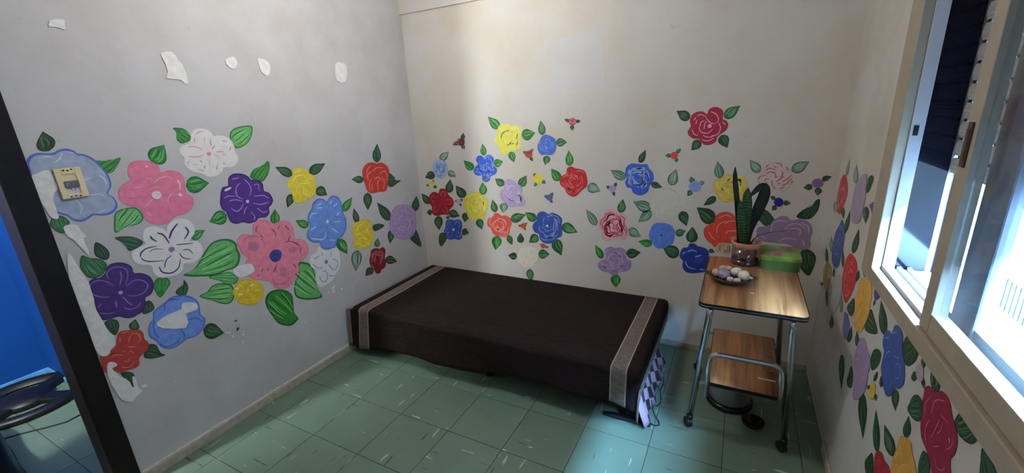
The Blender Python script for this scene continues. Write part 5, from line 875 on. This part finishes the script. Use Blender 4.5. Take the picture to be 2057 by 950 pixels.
blade([(2.305, -0.310, 0.822), (2.312, -0.315, 0.90), (2.330, -0.318, 0.97), (2.350, -0.318, 1.04), (2.358, -0.318, 1.085), (2.352, -0.322, 1.112), (2.330, -0.330, 1.105), (2.308, -0.336, 1.078), (2.300, -0.338, 1.064)], [0.014, 0.019, 0.024, 0.026, 0.024, 0.019, 0.015, 0.008, 0.001], M_leafd, label='broad dark leaf curling over at the tip')
tube('dry_twig', [(2.322, -0.318, 0.826), (2.350, -0.325, 0.872), (2.40, -0.330, 0.894), (2.455, -0.330, 0.905), (2.498, -0.330, 0.914)], lambda t: 0.0030 - 0.002 * t, M_brown, plant, n=6)
lathe('pebble', [(0.0, 0.822), (0.012, 0.826), (0.014, 0.834), (0.008, 0.842), (0.0, 0.844)], PX + 0.036, PY - 0.004, plain('grey_pebble', (120, 112, 104), 0.7), plant, n=10)

# ------------------------------------------------------------------ green tin box
def tin_mat():
    m, N, L, b = new_mat('green_tin_lid')
    tc = N.new('ShaderNodeTexCoord')
    nz = N.new('ShaderNodeTexNoise'); nz.inputs['Scale'].default_value = 14; nz.inputs['Detail'].default_value = 3; L.new(tc.outputs['Object'], nz.inputs['Vector'])
    rp = N.new('ShaderNodeValToRGB'); rp.color_ramp.elements[0].position = 0.35; rp.color_ramp.elements[1].position = 0.68
    rp.color_ramp.elements[0].color = rgb((78, 108, 38), 1.2); rp.color_ramp.elements[1].color = rgb((128, 156, 66), 1.2)
    L.new(nz.outputs['Fac'], rp.inputs['Fac']); L.new(rp.outputs['Color'], b.inputs['Base Color']); b.inputs['Roughness'].default_value = 0.3
    return m
M_tinlid = tin_mat(); M_tin = plain('green_tin_side', (62, 88, 34), 0.35, k=1.2, noise=0.1)
M_pinkp = plain('pink_print', (150, 62, 100), 0.35, k=1.2, noise=0.3, nscale=60); M_pinkl = plain('pale_pink_print', (176, 112, 128), 0.35, k=1.2, noise=0.3, nscale=60)
tin = empty('tin_box', (2.455, -0.285, TZ), 'green tin box with pink flowers on its lid behind the shell dish', 'box')
bx0, bx1, by0, by1 = 2.372, 2.538, -0.382, -0.192
slab('body', rrect(bx0, bx1, by0, by1, 0.028, 8), TZ, TZ + 0.052, M_tin, tin)
P = rrect(bx0 - .0025, bx1 + .0025, by0 - .0025, by1 + .0025, 0.030, 8); Pi = rrect(bx0 + .006, bx1 - .006, by0 + .006, by1 - .006, 0.024, 8); n = len(P)
V = [(x, y, TZ + 0.050) for x, y in P] + [(x, y, TZ + 0.066) for x, y in P] + [(x, y, TZ + 0.072) for x, y in Pi]
Fc = [(k, (k + 1) % n, n + (k + 1) % n, n + k) for k in range(n)] + [(n + k, n + (k + 1) % n, 2 * n + (k + 1) % n, 2 * n + k) for k in range(n)] + [tuple(range(2 * n, 3 * n)), tuple(range(n))[::-1]]
lid = mk('lid', V, Fc, M_tinlid, tin)
for cx, cy, rr, seed in ((2.486, -0.232, 0.036, 1), (2.432, -0.335, 0.038, 2)):
    rnd = random.Random(seed); V = []; Fc = []; mi = []
    for q in range(9):
        a = 2 * math.pi * q / 9 + rnd.uniform(-.1, .1); l = rr * rnd.uniform(0.8, 1.15)
        b = len(V); dx, dy = math.cos(a), math.sin(a)
        zt = TZ + 0.0724 + 0.00003 * q
        for t, wd in ((0.0, 0.003), (0.35, 0.010), (0.7, 0.011), (1.0, 0.001)):
            V += [(cx + dx * l * t - dy * wd, cy + dy * l * t * 0.8 + dx * wd, zt), (cx + dx * l * t + dy * wd, cy + dy * l * t * 0.8 - dx * wd, zt)]
        for k in range(3): Fc.append((b + 2 * k, b + 2 * k + 1, b + 2 * k + 3, b + 2 * k + 2)); mi.append(q % 3 == 0)
    mk('printed_flower', V, Fc, [M_pinkp, M_pinkl], lid, [int(x) for x in mi], kind='stuff')

# ------------------------------------------------------------------ dish with shells
DX, DY = 2.250, -0.590
M_dish = plain('dark_glazed_clay', (52, 36, 32), 0.3, noise=0.25, nscale=20, coat=0.3)
dish = empty('oval_dish', (DX, DY, TZ), 'dark brown oval dish holding shells at the front of the cart top', 'dish')
db = lathe('bowl', [(0.0, TZ), (0.058, TZ), (0.066, TZ + 0.004), (0.092, TZ + 0.026), (0.095, TZ + 0.030), (0.091, TZ + 0.031), (0.064, TZ + 0.012), (0.0, TZ + 0.008)], DX, DY, M_dish, dish, n=40, sy=0.92)
for sgn in (-1, 1):
    tube('dish_lug', [(DX + sgn * 0.088, DY + 0.014, TZ + 0.028), (DX + sgn * 0.102, DY + 0.010, TZ + 0.030), (DX + sgn * 0.106, DY, TZ + 0.030), (DX + sgn * 0.102, DY - 0.010, TZ + 0.030), (DX + sgn * 0.088, DY - 0.014, TZ + 0.028)], 0.004, M_dish, dish, n=8)
def ico(name, loc, sc, mat, amp, freq, seed, rotz=0.0, sub=3, spiral=0.0, ridg=0, **kw):
    bm = bmesh.new(); bmesh.ops.create_icosphere(bm, subdivisions=sub, radius=1.0)
    rnd = random.Random(seed); ph = [rnd.uniform(0, 6.28) for _ in range(6)]
    c, s = math.cos(rotz), math.sin(rotz)
    for v in bm.verts:
        p = v.co.copy(); d = 1 + amp * (math.sin(freq * p.x + ph[0]) * math.sin(freq * p.y + ph[1]) + 0.6 * math.sin(1.9 * freq * p.z + ph[2]) * math.sin(1.7 * freq * p.x + ph[3]))
        if ridg: d += 0.05 * math.cos(ridg * math.atan2(p.y, p.x))
        if spiral: d *= 1 - spiral * max(0, p.x)
        p *= d; x, y, z = p.x * sc[0], p.y * sc[1], p.z * sc[2]
        v.co = (loc[0] + c * x - s * y, loc[1] + s * x + c * y, loc[2] + z)
    return mkbm(name, bm, mat, None, org=(loc[0], loc[1], loc[2] - sc[2]), smooth=True, **kw)
M_sh1 = plain('cream_shell', (214, 204, 180), 0.45, k=1.1, noise=0.12, nscale=50); M_sh2 = plain('white_shell', (222, 216, 206), 0.45, k=1.1, noise=0.1, nscale=60)
M_sh3 = plain('mauve_shell', (138, 118, 128), 0.4, k=1.1, noise=0.5, nscale=55); M_sh4 = plain('tan_shell', (178, 150, 126), 0.5, k=1.1, noise=0.35, nscale=50)
M_sh5 = plain('pink_shell', (206, 176, 162), 0.5, k=1.1, noise=0.15, nscale=50)
sz = TZ + 0.030
for nm, lx, ly, lz, sc, mat, amp, fr, sd, rz, rd, lab in (
    ('shell', 2.226, -0.545, sz + 0.012, (0.030, 0.017, 0.016), M_sh4, 0.10, 4, 1, 0.25, 0, 'elongated tan shell at the back of the oval dish'),
    ('shell', 2.272, -0.560, sz + 0.008, (0.025, 0.023, 0.020), M_sh2, 0.05, 3, 2, 0.5, 14, 'round whitish shell right of the tan one at the back of the dish'),
    ('shell', 2.302, -0.600, sz + 0.008, (0.024, 0.028, 0.024), M_sh1, 0.03, 2, 3, 0.0, 18, 'large round cream shell at the right of the dish'),
    ('shell', 2.222, -0.608, sz + 0.006, (0.026, 0.028, 0.022), M_sh3, 0.14, 5, 4, 0.9, 0, 'lumpy mauve shell in the middle of the dish'),
    ('shell', 2.190, -0.588, sz + 0.003, (0.017, 0.024, 0.018), M_sh4, 0.12, 4, 5, 0.3, 0, 'brownish shell at the left end of the dish'),
    ('shell', 2.249, -0.648, sz + 0.002, (0.014, 0.012, 0.011), M_sh5, 0.06, 4, 6, 0.0, 9, 'small pink shell at the front of the dish'),
    ('shell', 2.276, -0.652, sz + 0.002, (0.016, 0.011, 0.010), M_sh5, 0.06, 4, 7, 0.4, 9, 'small pale shell in front of the cream shell'),
    ('shell', 2.330, -0.606, sz + 0.003, (0.010, 0.007, 0.006), M_sh2, 0.06, 4, 8, -0.4, 0, 'tiny white shell at the right rim of the dish')):
    ico(nm, (lx, ly, lz), sc, mat, amp, fr, sd, rz, ridg=rd, label=lab, cat='shell', group='shells in the oval dish')

# ------------------------------------------------------------------ on and under the lower shelf
M_tanp = plain('crumpled_tan_paper', (150, 122, 76), 0.8, k=1.1, noise=0.3, nscale=40, bump=0.5)
ico('crumpled_paper', (2.443, -0.600, SZ + 0.040), (0.032, 0.032, 0.032), M_tanp, 0.13, 5, 21, 0.4, sub=4, label='crumpled tan paper on the lower shelf of the cart', cat='paper')
box('flat_stick', 2.400, 2.470, -0.676, -0.668, SZ, SZ + 0.004, M_sh1, bev=0.001, label='thin pale stick on the lower shelf edge', cat='stick')
M_steel = plain('brushed_steel', (168, 170, 172), 0.38, metal=0.75, noise=0.15, nscale=20)
potx, poty = 2.300, -0.462
sp = empty('steel_pot', (potx, poty, 0), 'stainless steel pot with a black base on the floor under the cart', 'pot')
lathe('pot_base', [(0.0, 0.0), (0.104, 0.0), (0.110, 0.006), (0.110, 0.026), (0.100, 0.030), (0.0, 0.030)], potx, poty, M_blackg, sp, n=48)
lathe('pot_body', [(0.0, 0.030), (0.094, 0.030), (0.098, 0.04), (0.098, 0.185), (0.104, 0.190), (0.098, 0.194), (0.094, 0.186), (0.092, 0.045), (0.0, 0.040)], potx, poty, M_steel, sp, n=48)
lathe('black_bowl', [(0.0, 0.0), (0.030, 0.0), (0.046, 0.016), (0.050, 0.030), (0.047, 0.030), (0.040, 0.014), (0.0, 0.008)], 2.408, -0.612, M_blackg, n=32, label='small glossy black bowl on the floor in front of the steel pot', cat='bowl')

# ------------------------------------------------------------------ blue room
M_blk2 = plain('matt_black_plastic', (14, 14, 16), 0.45, noise=0.2)
base = empty('stand_base', (-1.39, -2.10, 0), 'black round stand base with wide openings on the floor of the blue room', 'stand')
R0 = 0.285
v, f = lathe_geo([(R0 - 0.075, 0.012), (R0 - 0.06, 0.034), (R0 - 0.025, 0.040), (R0 - 0.004, 0.030), (R0, 0.004), (R0 - 0.075, 0.004)], -1.39, -2.10, 48)
mk('outer_ring', v, f, M_blk2, base, smooth=True, org=(-1.39, -2.10, 0))
lathe('hub', [(0.0, 0.004), (0.125, 0.004), (0.118, 0.036), (0.06, 0.046), (0.0, 0.05)], -1.39, -2.10, M_blk2, base, n=32)
for a in (0.55, 2.1, 3.7, 5.25):
    bm = bmesh.new(); bbox(bm, 0.06, R0 - 0.04, -0.042, 0.042, 0.006, 0.036, bev=0.008)
    bmesh.ops.rotate(bm, verts=bm.verts, cent=(0, 0, 0), matrix=Matrix.Rotation(a, 3, 'Z')); bmesh.ops.translate(bm, verts=bm.verts, vec=(-1.39, -2.10, 0))
    mkbm('spoke', bm, M_blk2, base, org=(-1.39, -2.10, 0))
cord = empty('power_cord', (-0.98, -2.09, 0), 'black power cord with plug lying on the blue room floor', 'cord')
tube('cable', [(-1.06, -2.30, 0.004), (-1.01, -2.22, 0.004), (-0.945, -2.14, 0.004), (-0.90, -2.07, 0.004), (-0.905, -2.01, 0.005), (-0.93, -1.985, 0.008)], 0.0038, M_black, cord, n=8)
boxes('plug', [(-0.952, -0.922, -1.992, -1.962, 0.002, 0.024), (-0.944, -0.938, -1.962, -1.945, 0.008, 0.012), (-0.934, -0.928, -1.962, -1.945, 0.008, 0.012)], M_black, cord, bev=0.0012)
# black heap: stand-in for an unidentified dark shape; tall part added to cast shade
V, Fc = [], []; nx_, ny_ = 30, 14
for i in range(nx_ + 1):
    for k in range(ny_ + 1):
        u, v = i / nx_, k / ny_
        x = -1.12 + 0.94 * u; y = -2.86 + (0.57 - 0.10 * max(0, u - 0.55) / 0.45) * v + 0.012 * math.sin(9 * u)
        H = 0.26 + 0.95 * math.exp(-((x + 0.33) / 0.13) ** 4)
        z = H * (max(0.0, 1 - (2 * v - 1) ** 6)) ** 0.5 * (max(0.0, 1 - (2 * u - 1) ** 10)) ** 0.5 * (1 + 0.05 * math.sin(14 * u + 7 * v))
        V.append((x, y, max(z, 0.0)))
for i in range(nx_):
    for k in range(ny_):
        q = i * (ny_ + 1) + k; Fc.append((q, q + ny_ + 1, q + ny_ + 2, q + 1))
mk('added_black_mound', V, Fc, M_blk2, smooth=True, org=(-0.72, -2.58, 0), label='black stand-in clothes at the left edge in the blue room', cat='mound')
